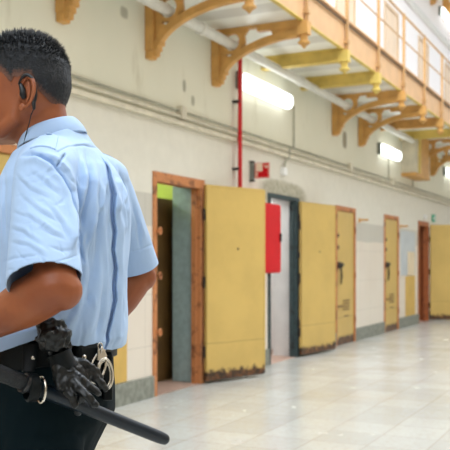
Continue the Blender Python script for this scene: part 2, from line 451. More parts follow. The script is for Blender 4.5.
def latch_eyes(r, x, zs, m):
    for z in zs:
        pts = [(x+0.022*math.cos(t), -0.018-0.03-0.028*math.sin(t)*0+0.02*math.cos(t)*0, z+0.03*math.sin(t)) for t in [2*PI*k/14 for k in range(14)]]
        mb = MB(); mb.tube(pts, 0.009, 8, closed=True); mb.box(x-0.012, x+0.012, -0.045, -0.015, z-0.012, z+0.012)
        mb.build('latch_eye', m, r, smooth=50)
# second-floor doors are closed, the ones below are listed with their look
d1 = doorway(1, *doors[1], 'frame', 'teal', 'first open doorway, orange frame, yellow leaf swung back to the wall, beside the man')
leaf(d1, (7.69, -0.035), math.radians(20.5), 0.865, 'yellow'); latch_eyes(d1, 6.79, (0.60, 1.13, 1.55), 'frame')
MB().box(6.08, 8.40, 0.43, 0.46, 0.01, 1.93).build('inner_boards', 'brownwood', d1)
d2 = doorway(2, *doors[2], 'darkframe', 'whitetile', 'open doorway with a dark teal frame and white tiles inside', 0.04)
leaf(d2, (10.40, -0.03), math.radians(9), 0.95, 'yellow')
for z in (0.45, 1.0, 1.35, 1.86):
    MB().ball((10.42, -0.03, z), (0.035, 0.03, 0.07), 8).build('rusty_hinge_block', 'blackiron', d2, smooth=60)
d5 = doorway(5, *doors[5], 'brownframe', 'brownframe', 'far open doorway with a brown frame and wide yellow leaf')
leaf(d5, (18.13, -0.03), math.radians(60), 0.92, 'yellow')
MB().box(17.25, 18.0, 0.28, 0.31, 0.02, 1.42).build('lower_boards', 'brownframe', d5)
MB().box(17.25, 18.0, 0.285, 0.305, 1.42, 2.05).build('upper_panel', 'bluegrey', d5)
def closed(n, a, b, label, lower=True, z=0.0, m='yellow', fm='frame'):
    r = empty('door_%d' % n, ((a+b)/2, 0, z)); struct(r, label, 'door')
    Z = z
    f = MB(); f.box(a-0.01, a+0.05, -0.018, 0.09, Z, Z+DH+0.01); f.box(b-0.05, b+0.01, -0.018, 0.09, Z, Z+DH+0.01); f.box(a+0.05, b-0.05, -0.018, 0.09, Z+DH-0.06, Z+DH+0.01)
    f.build('door_frame', fm, r, bevel=0.004)
    lf = MB().box(a+0.052, b-0.052, 0.0, 0.045, Z+0.001, Z+DH-0.062).build('door_leaf', m, r, bevel=0.006)
    if lower:
        x = a+0.13
        h = MB(); h.tube([(x-0.06, -0.03, 1.22), (x+0.18, -0.03, 1.22)], 0.012, 8); h.box(x-0.05, x+0.02, -0.03, 0, 1.16, 1.26); h.box(x+0.10, x+0.14, -0.035, 0, 1.18, 1.25)
        h.tube([(x+0.03, -0.035, 1.20), (x+0.05, -0.04, 1.05), (x+0.03, -0.035, 0.93)], [0.012, 0.016, 0.012], 8); h.build('bolt', 'blackiron', lf)
        for zz in (1.66, 1.48): MB().ball((a+0.09, -0.006, zz), (0.05, 0.02, 0.035), 10).build('rivet_plate', 'blackiron', lf, smooth=60)
        g = MB()
        for k in range(4): g.box(a+0.36, a+0.66, -0.006, 0.0, 0.52+k*0.045, 0.54+k*0.045)
        g.box(a+0.40, a+0.62, -0.005, 0, 0.42, 0.435); g.build('vent_grille', 'vent', lf)
        MB().box(a+0.02, a+0.32, -0.022, 0, 0.58, 0.60).build('lower_bolt', 'vent', lf)
        for zz in (0.35, 1.05, 1.75): MB().tube([(b-0.045, -0.026, zz-0.05), (b-0.045, -0.026, zz+0.05)], 0.012, 8).build('hinge', 'frame', r, smooth=40)
    else:
        MB().ball((a+0.14, -0.02, Z+1.0), 0.03, 10).build('door_knob', 'greymetal', lf, smooth=60)
        MB().box(a, b, 0.09, T, Z, Z+0.02).build('threshold', 'frame', r)
    return r
closed(0, *doors[0], 'closed yellow door behind the head of the man')
closed(3, *doors[3], 'nearer of the two closed yellow doors with orange frame')
closed(4, *doors[4], 'farther of the two closed yellow doors, beside the yellow board')
closed(6, *doors[6], 'closed yellow door beyond the wide open leaf')
closed(7, *doors[7], 'closed yellow door near the corridor end'); closed(8, *doors[8], 'last closed yellow door before the end wall')
for k, (a, b) in enumerate(doors):
    closed(10+k, a, b, 'pale orange door on the upper gallery above ground floor door %d' % k, False, LZ+0.07, 'upperdoor', 'paleframe')
# thresholds in the doorways
for n, (a, b) in ((1, doors[1]), (2, doors[2]), (5, doors[5])):
    pass

# boards and small things on the wall
def wbox(name, m, x0, x1, z0, z1, d, label, cat, y=0.0, bevel=0.003, group=None):
    return tag(MB().box(x0, x1, y-d, y, z0, z1).build(name, m, bevel=bevel), label, cat, group)
wbox('yellow_board', 'yellow_clean', 5.62, 6.27, 0.205, 0.99, 0.018, 'low yellow board on the wall just behind the back of the man', 'board')
wbox('yellow_board', 'yellow_clean', 16.15, 16.87, 0.205, 0.98, 0.018, 'low yellow board on the wall left of the far open doorway', 'board')
wbox('notice_board', 'bluegrey', 15.78, 16.92, 1.0, 1.86, 0.010, 'blue grey panel on the wall above the far yellow board', 'board')
wbox('beige_board', 'beige', 16.28, 16.80, 1.0, 1.46, 0.016, 'beige sheet on the blue grey panel above the far yellow board', 'board', y=-0.0102)
def peg(x, label):
    r = empty('wall_peg', (x, 0, 1.93))
    MB().box(x-0.05, x+0.05, -0.008, 0, 1.90, 1.97).build('back_plate', 'ochre', r)
    MB().box(x-0.02, x+0.02, -0.15, -0.008, 1.925, 1.955).build('peg', 'ochre', r, bevel=0.004); tag(r, label, 'peg')
peg(13.17, 'small ochre peg right of the nearer closed yellow door'); peg(15.78, 'small ochre peg right of the farther closed yellow door')
# exit sign and detector over the far doorway
s = empty('exit_sign', (18.55, 0, 2.14)); tag(s, 'small green sign on the wall above the wide far leaf', 'sign')
MB().box(18.45, 18.68, -0.03, 0, 2.14, 2.30).build('sign_plate', 'green', s, bevel=0.003)
ar = MB(); ar.prism([(18.50, 2.20), (18.57, 2.20), (18.57, 2.17), (18.63, 2.22), (18.57, 2.27), (18.57, 2.24), (18.50, 2.24)], 'xz', -0.034, -0.03); ar.build('arrow', 'white', s)
tag(MB().tube([(17.75, 0, 2.2), (17.75, -0.05, 2.2)], [0.055, 0.045], 16).build('wall_button', 'white', smooth=40), 'small round white button above the far brown doorway', 'button')
# white detector box with its hooked conduit
r = empty('detector_box', (9.86, 0, 2.36)); tag(r, 'small white box on a hooked conduit above the teal framed doorway', 'box')
MB().box(9.82, 9.94, -0.06, 0, 2.36, 2.46).build('box_body', 'white', r, bevel=0.008)
MB().tube([(9.90, -0.03, 2.46), (9.92, -0.04, 2.54), (10.02, -0.05, 2.60), (10.04, -0.05, 2.72)], 0.014, 8).build('conduit', 'conduit', r, smooth=60)
# projecting fire hose sign
r = empty('fire_hose_sign', (8.93, 0, 2.215)); tag(r, 'red projecting fire hose sign on a grey wall bracket', 'sign')
MB().box(8.90, 8.93, -0.052, 0.0, 2.205, 2.425).build('wall_bracket', 'greymetal', r, bevel=0.003)
br2 = MB(); br2.box(8.895, 8.935, -0.055, 0, 2.415, 2.435); br2.box(8.895, 8.935, -0.055, 0, 2.195, 2.215); br2.box(8.913, 8.920, -0.075, -0.05, 2.245, 2.385); br2.build('bracket_cap', 'blackiron', r)
MB().box(8.91, 8.923, -0.245, -0.062, 2.23, 2.41).build('sign_plate', 'redbox', r, bevel=0.001)
sym = MB(); xx = (8.9075, 8.91)
def sq(y0, y1, z0, z1): sym.box(xx[0], xx[1], -0.062-y1, -0.062-y0, z0, z1)
sq(0.018, 0.100, 2.31, 2.4)
sq(0.118, 0.170, 2.37, 2.377); sq(0.130, 0.168, 2.35, 2.365); sq(0.018, 0.028, 2.25, 2.3); sq(0.034, 0.040, 2.25, 2.3)
for (q0, q1, q2, q3) in ((0.004, 0.179, 2.401, 2.406), (0.004, 0.179, 2.234, 2.239), (0.004, 0.009, 2.234, 2.406), (0.174, 0.179, 2.234, 2.406)): sq(q0, q1, q2, q3)
sym.build('symbol', 'cream', r)
# fire hose box and its riser
r = empty('fire_hose_cabinet', (8.95, 0, 1.13)); tag(r, 'red fire hose box on the wall behind the first open leaf', 'cabinet')
MB().box(8.66, 9.255, -0.24, 0, 1.13, 1.94).build('cabinet_body', 'redbox', r, bevel=0.006)
MB().box(8.675, 9.24, -0.256, -0.24, 1.145, 1.925).build('cabinet_door', 'redbox', r, bevel=0.004)
MB().box(9.195, 9.225, -0.275, -0.256, 1.50, 1.60).build('handle', 'blackiron', r, bevel=0.003)
MB().tube([(9.2, -0.12, 1.13), (9.2, -0.12, 1.09)], 0.02, 10).build('drain_plug', 'blackiron', r)
r = empty('red_riser_pipe', (8.475, -0.080, 1.5)); tag(r, 'red vertical water pipe running down to the first open leaf', 'pipe')
MB().tube([(8.475, -0.080, 3.715), (8.475, -0.080, 1.62), (8.52, -0.080, 1.58), (8.56, -0.080, 1.56), (8.659, -0.080, 1.56)], 0.024, 12).build('pipe', 'red', r, smooth=60)
for z in (2.30, 3.05): 
    c = MB(); c.box(8.435, 8.515, -0.085, 0, z-0.012, z+0.012); c.build('pipe_clip', 'blackiron', r)

# ---------------------------------------------------------------- pipes along the wall
def wallpipe(name, m, pts, rad, label, cat='pipe', seg=12): return tag(MB().tube(pts, rad, seg).build(name, m, smooth=60), label, cat)
def trunks(dz, word, m='trunk'):
    r = empty('cable_run', (13, 0, 2.6+dz)); tag(r, 'cream cable trunking with two conduits along the wall %s' % word, 'cable run')
    MB().box(X0, X1-0.01, -0.05, 0, 2.60+dz, 2.645+dz).build('trunking', m, r, bevel=0.004)
    MB().tube([(X0, -0.03, 2.69+dz), (X1-0.01, -0.03, 2.69+dz)], 0.017, 10).build('conduit', m, r, smooth=60)
    MB().tube([(X0, -0.02, 2.75+dz), (X1-0.01, -0.02, 2.75+dz)], 0.010, 8).build('conduit', 'conduit' if dz == 0 else m, r, smooth=60)
    for x in (7.23, 12.6, 15.1): MB().box(x-0.05, x+0.05, -0.07, 0, 2.665+dz, 2.79+dz).build('junction_box', 'trunk', r, bevel=0.006)
    return r
trunks(0, 'above the ground floor doors'); trunks(3.72, 'above the upper gallery doors', 'white')
for x, lab in ((10.27, 'thin vertical conduit between the first lamp and the trunking'), (14.9, 'thin vertical conduit left of the second lamp'), (16.7, 'thin vertical conduit under the wooden box')):
    wallpipe('vertical_conduit', 'conduit', [(x, -0.015, 2.765), (x, -0.015, 3.3 if x < 16 else 2.9)], 0.010, lab, seg=8)

# ---------------------------------------------------------------- gallery brackets, beams
W = 1.03; TZ = 3.72
def arcpts(y0, z0, ry, rz, n=18, t0=0.0, t1=PI/2):
    return [(y0-ry*(1-math.cos(t)), z0+rz*math.sin(t)) for t in [t0+(t1-t0)*k/(n-1) for k in range(n)]]
def pendant(r, x, m):
    mb = MB()
    for (r0, z0, z1) in ((0.055, 3.56, 3.72), ): mb.box(x-r0, x+r0, -W-r0, -W+r0, z0, 3.692)
    prof = [(0.040, 3.575), (0.040, 3.50), (0.062, 3.49), (0.062, 3.47), (0.035, 3.455), (0.004, 3.42)]
    mb.rings([[(x+q*math.cos(t), -W+q*math.sin(t), z) for t in [2*PI*k/8+PI/8 for k in range(8)]] for q, z in prof])
    mb.build('pendant', m, r)
def bracket(x):
    r = empty('support_bracket', (x, 0, 3.13)); h = 0.035
    MB().box(x-0.06, x+0.06, -0.085, 0, 3.20, TZ).box(x-0.05, x+0.05, -0.07, 0, 3.13, 3.20).build('wall_plate', 'ochre', r, bevel=0.006)
    mb = MB()
    mb.box(x-h, x+h, -0.985, 0, TZ-0.028, TZ); mb.box(x-h, x+h, -0.985, -0.52, TZ-0.07, TZ-0.028)
    mb.band(arcpts(-0.035, 3.15, 0.95, 0.47), arcpts(-0.11, 3.15, 0.875, 0.395), x-h, x+h)
    # ring that carries the pipe
    n = 24; C = (-0.225, 3.575)
    mb.band([(C[0]+0.128*math.cos(t), C[1]+0.128*math.sin(t)) for t in [2*PI*k/n for k in range(n)]], [(C[0]+0.090*math.cos(t), C[1]+0.090*math.sin(t)) for t in [2*PI*k/n for k in range(n)]], x-h*0.8, x+h*0.8, closed=True)
    # web plates between ring, wall plate and arch, leaving the triangular and long openings
    mb.box(x-0.02, x+0.02, -0.10, -0.06, 3.2, TZ-0.05)
    mb.prism([(-0.06, 3.42), (-0.14, 3.44), (-0.24, 3.42), (-0.20, 3.36), (-0.14, 3.28)], 'yz', x-0.02, x+0.02)
    mb.prism([(-0.27, 3.70), (-0.32, 3.62), (-0.32, 3.50), (-0.38, 3.54), (-0.37, 3.63), (-0.42, 3.70)], 'yz', x-0.02, x+0.02)
    mb.prism([(-0.66, 3.66), (-0.98, 3.66), (-0.98, 3.60), (-0.80, 3.60), (-0.70, 3.585)], 'yz', x-0.022, x+0.022)
    mb.prism([(-0.08, 3.70), (-0.16, 3.70), (-0.15, 3.66), (-0.11, 3.61), (-0.08, 3.60)], 'yz', x-0.022, x+0.022)
    mb.prism([(-0.08, 3.55), (-0.12, 3.52), (-0.17, 3.47), (-0.14, 3.40), (-0.08, 3.38)], 'yz', x-0.022, x+0.022)
    mb.tube([(x, -0.13, 3.34), (x, -0.13, 3.335)], 0.03, 8)
    mb.build('arched_arm', 'ochre', r, bevel=0.004)
    # stepped foot mouldings on the lower end
    MB().box(x-0.045, x+0.045, -0.160, -0.07, 3.245, 3.285).box(x-0.045, x+0.045, -0.130, -0.07, 3.20, 3.245).box(x-0.045, x+0.045, -0.105, -0.07, 3.165, 3.20).build('foot_moulding', 'ochre', r, bevel=0.004)
    pendant(r, x, 'ochre')
    return r
def beam(x, m, hh=0.15):
    r = empty('cross_beam', (x, 0, TZ-hh))
    b = MB(); b.box(x-0.012, x+0.012, -0.985, 0, TZ-hh, TZ); b.box(x-0.055, x+0.055, -0.985, 0, TZ-hh, TZ-hh+0.018); b.box(x-0.055, x+0.055, -0.985, 0, TZ-0.018, TZ)
    b.build('beam', m, r)
    MB().box(x-0.06, x+0.06, -W+0.045, -W+0.065, TZ-hh-0.02, TZ-0.03).build('end_plate', m, r)
    pendant(r, x, m)
    return r
B0 = bracket(6.65)
words = {5.33: 'behind the head of the man', 6.65: 'above the first open doorway, nearest in view', 7.98: 'above the red pipe, second in view', 11.87: 'above the nearer closed door, with a dark stain to its right',
         13.16: 'directly left of the second lamp', 17.05: 'just beyond the wooden box', 18.35: 'above the wide far leaf', 22.3: 'near the corridor end', 23.6: 'last before the corridor end'}
zl = []
for x, wd in words.items():
    o = B0 if x == 6.65 else copy_tree(B0); o.location.x = x; tag(o, 'ochre arched iron bracket %s' % wd, 'bracket', 'lower gallery brackets'); zl.append((o, x))
Y0 = beam(9.28, 'lemon'); O0 = beam(14.45, 'ochre')
bw = {9.28: (Y0, 'lemon iron beam above the first lamp'), 10.58: (copy_tree(Y0), 'lemon iron beam right of the first lamp'), 14.45: (O0, 'ochre iron beam above the second lamp'),
      15.75: (copy_tree(Y0), 'pale lemon iron beam in front of the wooden box'), 19.65: (copy_tree(O0), 'ochre iron beam far along the gallery'), 20.95: (copy_tree(Y0), 'lemon iron beam far along the gallery'), 24.9: (copy_tree(O0), 'ochre iron beam at the corridor end')}
for x, (o, lab) in bw.items(): o.location.x = x; tag(o, lab, 'beam', 'gallery cross beams')
ups = {17.05: 'arched bracket under the top gallery, leftmost of those in view', 18.35: 'arched bracket under the top gallery, just left of the high lamp', 19.65: 'bracket under the top gallery over the high lamp', 20.95: 'bracket under the top gallery right of the high lamp', 22.3: 'farthest bracket under the top gallery'}
for x, wd in ups.items():
    o = copy_tree(B0); o.location.x = x; o.location.z = 3.13+3.72; tag(o, 'ochre iron '+wd, 'bracket', 'upper gallery brackets')

# gallery walkway
posts = [2.7, 4.0, 5.33, 6.65, 7.98, 9.28, 10.58, 11.87, 13.16, 14.45, 15.75, 17.05, 18.35, 19.65, 20.95, 22.3, 23.6, 24.9, 26.2]
def gallery():
    r = empty('gallery_walkway', (13, -0.5, TZ))
    dm = NT('deck_slab_paint'); X = dm.geo(); mm = dm.math('PINGPONG', dm.math('ADD', X[0], 0.33), 0.65)
    c = dm.mix(dm.ramp(mm, 0.12, 0.15), lin((218, 216, 208)), lin((248, 248, 240))); dm.col(c); dm.b.inputs['Roughness'].default_value = 0.35
    MB().box(X0, X1-0.01, -W+0.02, -0.001, TZ+0.001, TZ+0.08).build('deck_slab', dm.m, r)
    y = -W+0.02
    f = MB(); f.box(X0, X1-0.01, y-0.022, y, TZ-0.01, TZ+0.34); f.box(X0, X1-0.01, y-0.05, y+0.03, TZ+0.32, TZ+0.345)
    f.build('fascia_girder', 'salmon', r)
    MB().box(X0, X1-0.01, y-0.024, y+0.02, TZ-0.022, TZ-0.01).build('lower_flange', 'lemon', r)
    MB().tube([(X0, y-0.04, TZ+0.285), (X1-0.01, y-0.04, TZ+0.285)], 0.008, 8).build('cable', 'darkline', r)
    for z, q in ((4.78, 0.017), (4.42, 0.011)):
        MB().tube([(X0, y-0.05, z), (X1-0.01, y-0.05, z)], q, 8).build('hand_rail' if z > 4.6 else 'middle_rail', 'rail', r, smooth=60)
    p0 = None
    for x in posts:
        if p0 is None:
            p0 = MB().box(x-0.016, x+0.016, y-0.068, y-0.032, TZ-0.024, 4.80).box(x-0.035, x+0.035, y-0.078, y-0.022, TZ+0.05, TZ+0.09).build('railing_post', 'rail', r)
            xb = x
        else:
            o = p0.copy(); COL.objects.link(o); o.parent = r; o.location = (x-xb, 0, 0)
    return r
g1 = gallery(); tag(g1, 'first floor gallery with salmon girder and thin ochre railing', 'gallery')
g2 = copy_tree(g1); g2.location.z = TZ+3.72; tag(g2, 'top floor gallery high above the first one', 'gallery')
# big white pipe threaded through the brackets
r = empty('white_drain_pipe', (13, -0.2, 3.47)); tag(r, 'thick white pipe threaded through the rings of the lower brackets', 'pipe')
MB().tube([(X0, -0.215, 3.555), (15.83, -0.215, 3.555)], 0.052, 20).build('pipe', 'pipe', r, smooth=60)
for x in (7.3, 10.0, 12.5, 15.2):
    MB().tube([(x-0.04, -0.215, 3.555), (x+0.04, -0.215, 3.555)], 0.063, 20).build('pipe_collar', 'pipe', r, smooth=40)

# wooden box hung under the gallery
r = empty('hanging_box', (16.6, -0.3, 2.93)); tag(r, 'ochre and cream box hung on the wall under the gallery beyond the second lamp', 'box')
MB().box(15.84, 16.98, -0.29, 0, 2.90, 2.96).build('box_floor', 'ochre', r, bevel=0.006)
MB().box(15.88, 15.91, -0.27, 0, 2.96, 3.70).build('side_panel', 'trunk', r)
MB().box(16.90, 16.93, -0.27, 0, 2.96, 3.70).build('side_panel', 'brownframe', r)
MB().box(16.02, 16.16, -0.31, -0.27, 2.96, 3.70).build('corner_post', 'lemon', r)
MB().box(16.16, 16.93, -0.29, -0.27, 2.96, 3.70).build('front_panel', 'ochre', r)
MB().box(15.91, 16.02, -0.285, -0.27, 2.96, 3.70).build('front_panel', 'trunk', r)

# fluorescent lamps
def lamp_fix(x0, z):
    r = empty('wall_lamp', (x0+0.8, 0, z))
    MB().box(x0, x0+1.36, -0.05, 0, z+0.03, z+0.19).build('lamp_body', 'white', r, bevel=0.006)
    mb = MB(); n = 12
    prof = [(-0.05, z+0.015)]+[(-0.05-0.085*math.sin(PI*k/n)**0.6, z+0.11-0.095*math.cos(PI*k/n)) for k in range(1, n)]+[(-0.05, z+0.205)]
    mb.prism(prof, 'yz', x0+0.02, x0+1.34); mb.build('diffuser', 'lamp', r, smooth=50)
    MB().box(x0-0.07, x0-0.01, -0.06, 0, z+0.02, z+0.22).build('junction_box', 'greymetal', r, bevel=0.004)
    return r
L0 = lamp_fix(8.60, 3.19); tag(L0, 'lit strip lamp on the wall beside the red pipe', 'lamp', 'strip lamps on the wall')
for x0, z, lab in ((14.26, 3.11, 'lit strip lamp on the wall left of the hanging wooden box'), (19.2, 3.24+3.58, 'lit strip lamp high on the wall in the upper right corner'), (19.7, 3.24, 'lit strip lamp on the wall far beyond the hanging box')):
    o = copy_tree(L0); o.location.x = x0+(0.66 if x0 < 15 else 0.8); o.location.z = z; o.scale.x = 0.82 if x0 < 15 else 1.0; tag(o, lab, 'lamp', 'strip lamps on the wall')
#MAN
# ---------------------------------------------------------------- the man (built in a frame whose x runs to the right of the view, y away from it)
FR = Matrix.Translation(Vector((0, -DIST, 0))) @ Matrix.Rotation(ANG-PI/2, 4, 'Z')
def P(px, py, d): return Vector(((px-225)/FPX*d, d, CAMZ-(py-262)/FPX*d))
TH = math.radians(13)
LV = Vector((-math.sin(TH), -math.cos(TH), 0)); FV = Vector((-math.cos(TH), math.sin(TH), 0))
def bodyring(z, X, D, a, b, seg=40, e=2.25, tilt=0.0):
    out = []
    for k in range(seg):
        t = 2*PI*k/seg; c, s_ = math.cos(t), math.sin(t)
        cc = math.copysign(abs(c)**(2/e), c); ss = math.copysign(abs(s_)**(2/e), s_)
        p = Vector((X, D, z))+LV*a*cc+FV*b*ss; p.z += tilt*b*ss
        out.append(p)
    return out
def torso(mb, rows, seg=40): mb.rings([bodyring(*r, seg=seg) for r in rows])
def remesh(mb, voxel, smooth=6, name='tmp', fac=0.5):
    me = mb.mesh(name); o = bpy.data.objects.new(name, me); COL.objects.link(o)
    r = o.modifiers.new('r', 'REMESH'); r.mode = 'VOXEL'; r.voxel_size = voxel; r.adaptivity = 0
    if smooth:
        s_ = o.modifiers.new('s', 'SMOOTH'); s_.iterations = smooth; s_.factor = fac
    dg = bpy.context.evaluated_depsgraph_get(); dg.update()
    m2 = bpy.data.meshes.new_from_object(o.evaluated_get(dg)); bpy.data.objects.remove(o); bpy.data.meshes.remove(me)
    return m2
def co_get(me):
    a = np.empty(len(me.vertices)*3, dtype=np.float64); me.vertices.foreach_get('co', a); return a.reshape(-1, 3)
def no_get(me):
    a = np.empty(len(me.vertices)*3, dtype=np.float32); me.vertex_normals.foreach_get('vector', a); return a.reshape(-1, 3).astype(np.float64)
def co_set(me, a): me.vertices.foreach_set('co', a.reshape(-1)); me.update()
def me_to(name, me, m, parent, org, frame=None, smooth=180):
    a = co_get(me); a -= np.array(tuple(org)); co_set(me, a)
    me.materials.clear(); me.materials.append(M[m])
    return link(name, me, parent, Vector(org), frame, smooth)
def join_mesh(ms, name):
    vs = []; fs = []
    for me in ms:
        o = len(vs); vs += [tuple(v.co) for v in me.vertices]; fs += [tuple(i+o for i in p.vertices) for p in me.polygons]
    me = bpy.data.meshes.new(name); me.from_pydata(vs, [], fs); me.update(); return me

BASE = Vector((-0.37, 1.75, 0.0))
# joints
SL, SR = P(45, 178, 1.58), P(106, 184, 1.93)
EL, ER = P(56, 286, 1.450), P(138, 274, 2.05)
WL, WR = P(-36, 338, 1.56), P(84, 350, 1.97)

def hand(mb, wrist, d, palm, thumbside):
    """palm and five bent fingers: d points to the fingers, palm is the side they curl to"""
    d = Vector(d).normalized(); palm = Vector(palm); palm = (palm-d*palm.dot(d)).normalized(); sd = d.cross(palm).normalized()*thumbside
    k0 = wrist+d*0.095
    mb.tube([wrist-d*0.03, wrist, wrist+d*0.03, wrist+d*0.07, k0], [(0.022, 0.029), (0.019, 0.029), (0.017, 0.038), (0.015, 0.043), (0.012, 0.040)], 16, up=palm, roundcap=True)
    for k, (off, ln, r) in enumerate(((0.031, 0.070, 0.0088), (0.0105, 0.080, 0.0092), (-0.0105, 0.074, 0.0088), (-0.0305, 0.058, 0.0078))):
        p0 = k0-d*0.012+sd*off
        dirs = []; a = 0.25
        for q in (0.30, 0.45, 0.35): a += q*0.9; dirs.append(d*math.cos(a)+palm*math.sin(a)+sd*off*1.2)
        p1 = p0+dirs[0]*ln*0.5+d*0.012; p2 = p1+dirs[1]*ln*0.32; p3 = p2+dirs[2]*ln*0.26
        mb.tube([p0, p1, p2, p3], [r*1.1, r, r*0.95, r*0.8], 10, roundcap=True)
    t0 = wrist+d*0.025+sd*0.026; t1 = t0+d*0.030+sd*0.028+palm*0.010; t2 = t1+d*0.028+sd*0.010+palm*0.010; t3 = t2+d*0.022+palm*0.008
    mb.tube([t0, t1, t2, t3], [0.014, 0.0125, 0.0105, 0.0085], 10, roundcap=True)

# head: horizontal sections given by front, back and half width
HD = 1.735
HROWS = [(1.508, -0.484, -0.425, 0.026), (1.520, -0.495, -0.400, 0.045), (1.537, -0.503, -0.372, 0.057), (1.557, -0.505, -0.350, 0.066), (1.580, -0.504, -0.336, 0.071), (1.605, -0.502, -0.329, 0.0745),
         (1.625, -0.506, -0.325, 0.0765), (1.645, -0.507, -0.326, 0.077), (1.663, -0.500, -0.332, 0.074), (1.680, -0.486, -0.345, 0.066), (1.693, -0.468, -0.361, 0.054), (1.703, -0.444, -0.380, 0.036), (1.708, -0.42, -0.400, 0.014)]
def headring(z, xf, xb, hw, seg=40):
    cx = xf+(xb-xf)*0.56; out = []
    for k in range(seg):
        t = 2*PI*k/seg; c, s_ = math.cos(t), math.sin(t)
        e = 2.2; cc = math.copysign(abs(c)**(2/e), c); ss = math.copysign(abs(s_)**(2/e), s_)
        x = cx+(xb-cx)*cc if cc > 0 else cx-(cx-xf)*(-cc)
        wd = hw*(1-0.16*max(0, -cc)**2)
        out.append(Vector((x, HD+wd*ss, z)))
    return out
body = MB()
body.rings([headring(*r) for r in HROWS])
body.tube([(-0.352, 1.745, 1.40), (-0.360, 1.742, 1.47), (-0.378, 1.738, 1.53), (-0.396, HD, 1.60)], [(0.058, 0.066), (0.060, 0.060), (0.057, 0.056), (0.060, 0.055)], 24, up=(1, 0, 0))
body.tube([(-0.345, 1.742, 1.54), (-0.355, HD, 1.60)], [(0.018, 0.040), (0.022, 0.045)], 16, up=(1, 0, 0))
# jaw, chin, brow, nose, lips, cheek
body.tube([(-0.415, HD-0.058, 1.585), (-0.420, HD-0.056, 1.545), (-0.452, HD-0.043, 1.522), (-0.488, HD-0.014, 1.516)], [0.014, 0.016, 0.015, 0.013], 10, roundcap=True)
body.tube([(-0.415, HD+0.058, 1.585), (-0.420, HD+0.056, 1.545), (-0.452, HD+0.043, 1.522), (-0.488, HD+0.014, 1.516)], [0.014, 0.016, 0.015, 0.013], 10, roundcap=True)
body.ball((-0.494, HD, 1.522), (0.016, 0.020, 0.014), 14)
body.tube([(-0.500, HD, 1.632), (-0.513, HD, 1.605), (-0.524, HD, 1.586)], [(0.010, 0.008), (0.011, 0.009), (0.013, 0.012)], 12, roundcap=True)
for s_ in (-1, 1):
    body.ball((-0.513, HD+s_*0.011, 1.582), (0.010, 0.008, 0.007), 10)
    body.ball((-0.490, HD+s_*0.032, 1.642), (0.014, 0.024, 0.009), 12)
    body.ball((-0.474, HD+s_*0.046, 1.592), (0.022, 0.016, 0.018), 12)
body.ball((-0.506, HD, 1.560), (0.010, 0.023, 0.006), 12); body.ball((-0.504, HD, 1.549), (0.010, 0.019, 0.006), 12)
# trunk under the clothes, legs
torso(body, [(0.86, -0.385, 1.75, 0.140, 0.075), (0.95, -0.365, 1.75, 0.148, 0.092), (1.08, -0.352, 1.75, 0.146, 0.098), (1.20, -0.343, 1.75, 0.150, 0.105), (1.32, -0.34, 1.75, 0.165, 0.105), (1.40, -0.337, 1.75, 0.16, 0.09), (1.45, -0.34, 1.75, 0.10, 0.07)], 32)
NL, FL = ((-0.368, 1.655, 0.88), (-0.372, 1.655, 0.50), (-0.352, 1.655, 0.10)), ((-0.395, 1.845, 0.88), (-0.43, 1.855, 0.50), (-0.45, 1.865, 0.10))
for L in (NL, FL): body.tube(L, [0.070, 0.048, 0.032], 16)
# arms
def arm(mb, S, E, Wp):
    mid = S.lerp(E, 0.5)
    mb.tube([S, S.lerp(E, 0.3), S.lerp(E, 0.65), S.lerp(E, 0.9), E], [0.040, 0.037, 0.034, 0.037, 0.041], 20, roundcap=True)
    mb.tube([E, E.lerp(Wp, 0.12), E.lerp(Wp, 0.32), E.lerp(Wp, 0.62), Wp], [(0.041, 0.040), (0.044, 0.042), (0.044, 0.041), (0.034, 0.033), (0.024, 0.029)], 20, roundcap=True)
arm(body, SL, EL, WL); arm(body, SR, ER, WR)
body.ball(EL+Vector((0.012, 0, -0.008)), 0.035, 14); body.ball(ER+Vector((0.012, 0.0, -0.008)), 0.034, 14)
hand(body, WL, (-0.75, 0.45, -0.40), (0.35, 0.85, -0.1), 1)
hand(body, WR, (-0.85, 0.0, -0.50), (0, -1, 0), -1)
bm_ = remesh(body, 0.0034, 7, 'body')
# ears with a rolled rim, built finer and sunk into the head
def ear(side):
    mb = MB(); C = Vector((-0.392, HD+side*0.078, 1.594)); out = Vector((0.30, side*1.0, 0)).normalized(); back = Vector((0.93, side*0.30, 0)).normalized(); upv = Vector((0.10, 0, 1)).normalized()
    R = Matrix((back, out, upv)).transposed()
    mb.ball(C-out*0.006, (0.0145, 0.005, 0.024), 20, rot=R)
    pts = []; rr = []
    for k in range(22):
        t = math.radians(205-k*(300/21))         # front of the ear over the top and down the back to the lobe
        e = 0.0155; h = 0.0295
        pts.append(C+back*(e*math.cos(t)+0.001)+upv*(h*math.sin(t)+0.001)+out*(0.006*max(0, math.cos(t))+0.001)); rr.append(0.0036+0.0008*math.sin(k/21*PI))
    mb.tube(pts, rr, 10, roundcap=True)
    mb.tube([C+back*(0.007*math.cos(math.radians(t)))+upv*(0.019*math.sin(math.radians(t)))+out*0.0035 for t in range(80, -80, -16)], 0.0026, 8, roundcap=True)
    mb.ball(C-upv*0.0285-back*0.007+out*0.0015, (0.0075, 0.0042, 0.0085), 14, rot=R)
    mb.ball(C-back*0.0125-upv*0.004+out*0.002, (0.0035, 0.004, 0.006), 10, rot=R)
    mb.ball(C-out*0.010+back*0.002, (0.012, 0.012, 0.022), 14, rot=R)
    return remesh(mb, 0.0011, 4, 'ear')
bm_ = join_mesh([bm_, ear(-1), ear(1)], 'person')
man = me_to('person', bm_, 'skin', None, BASE, FR)
tag(man, 'person with short black hair in light blue short-sleeved shirt and black trousers, seen from behind', 'person')
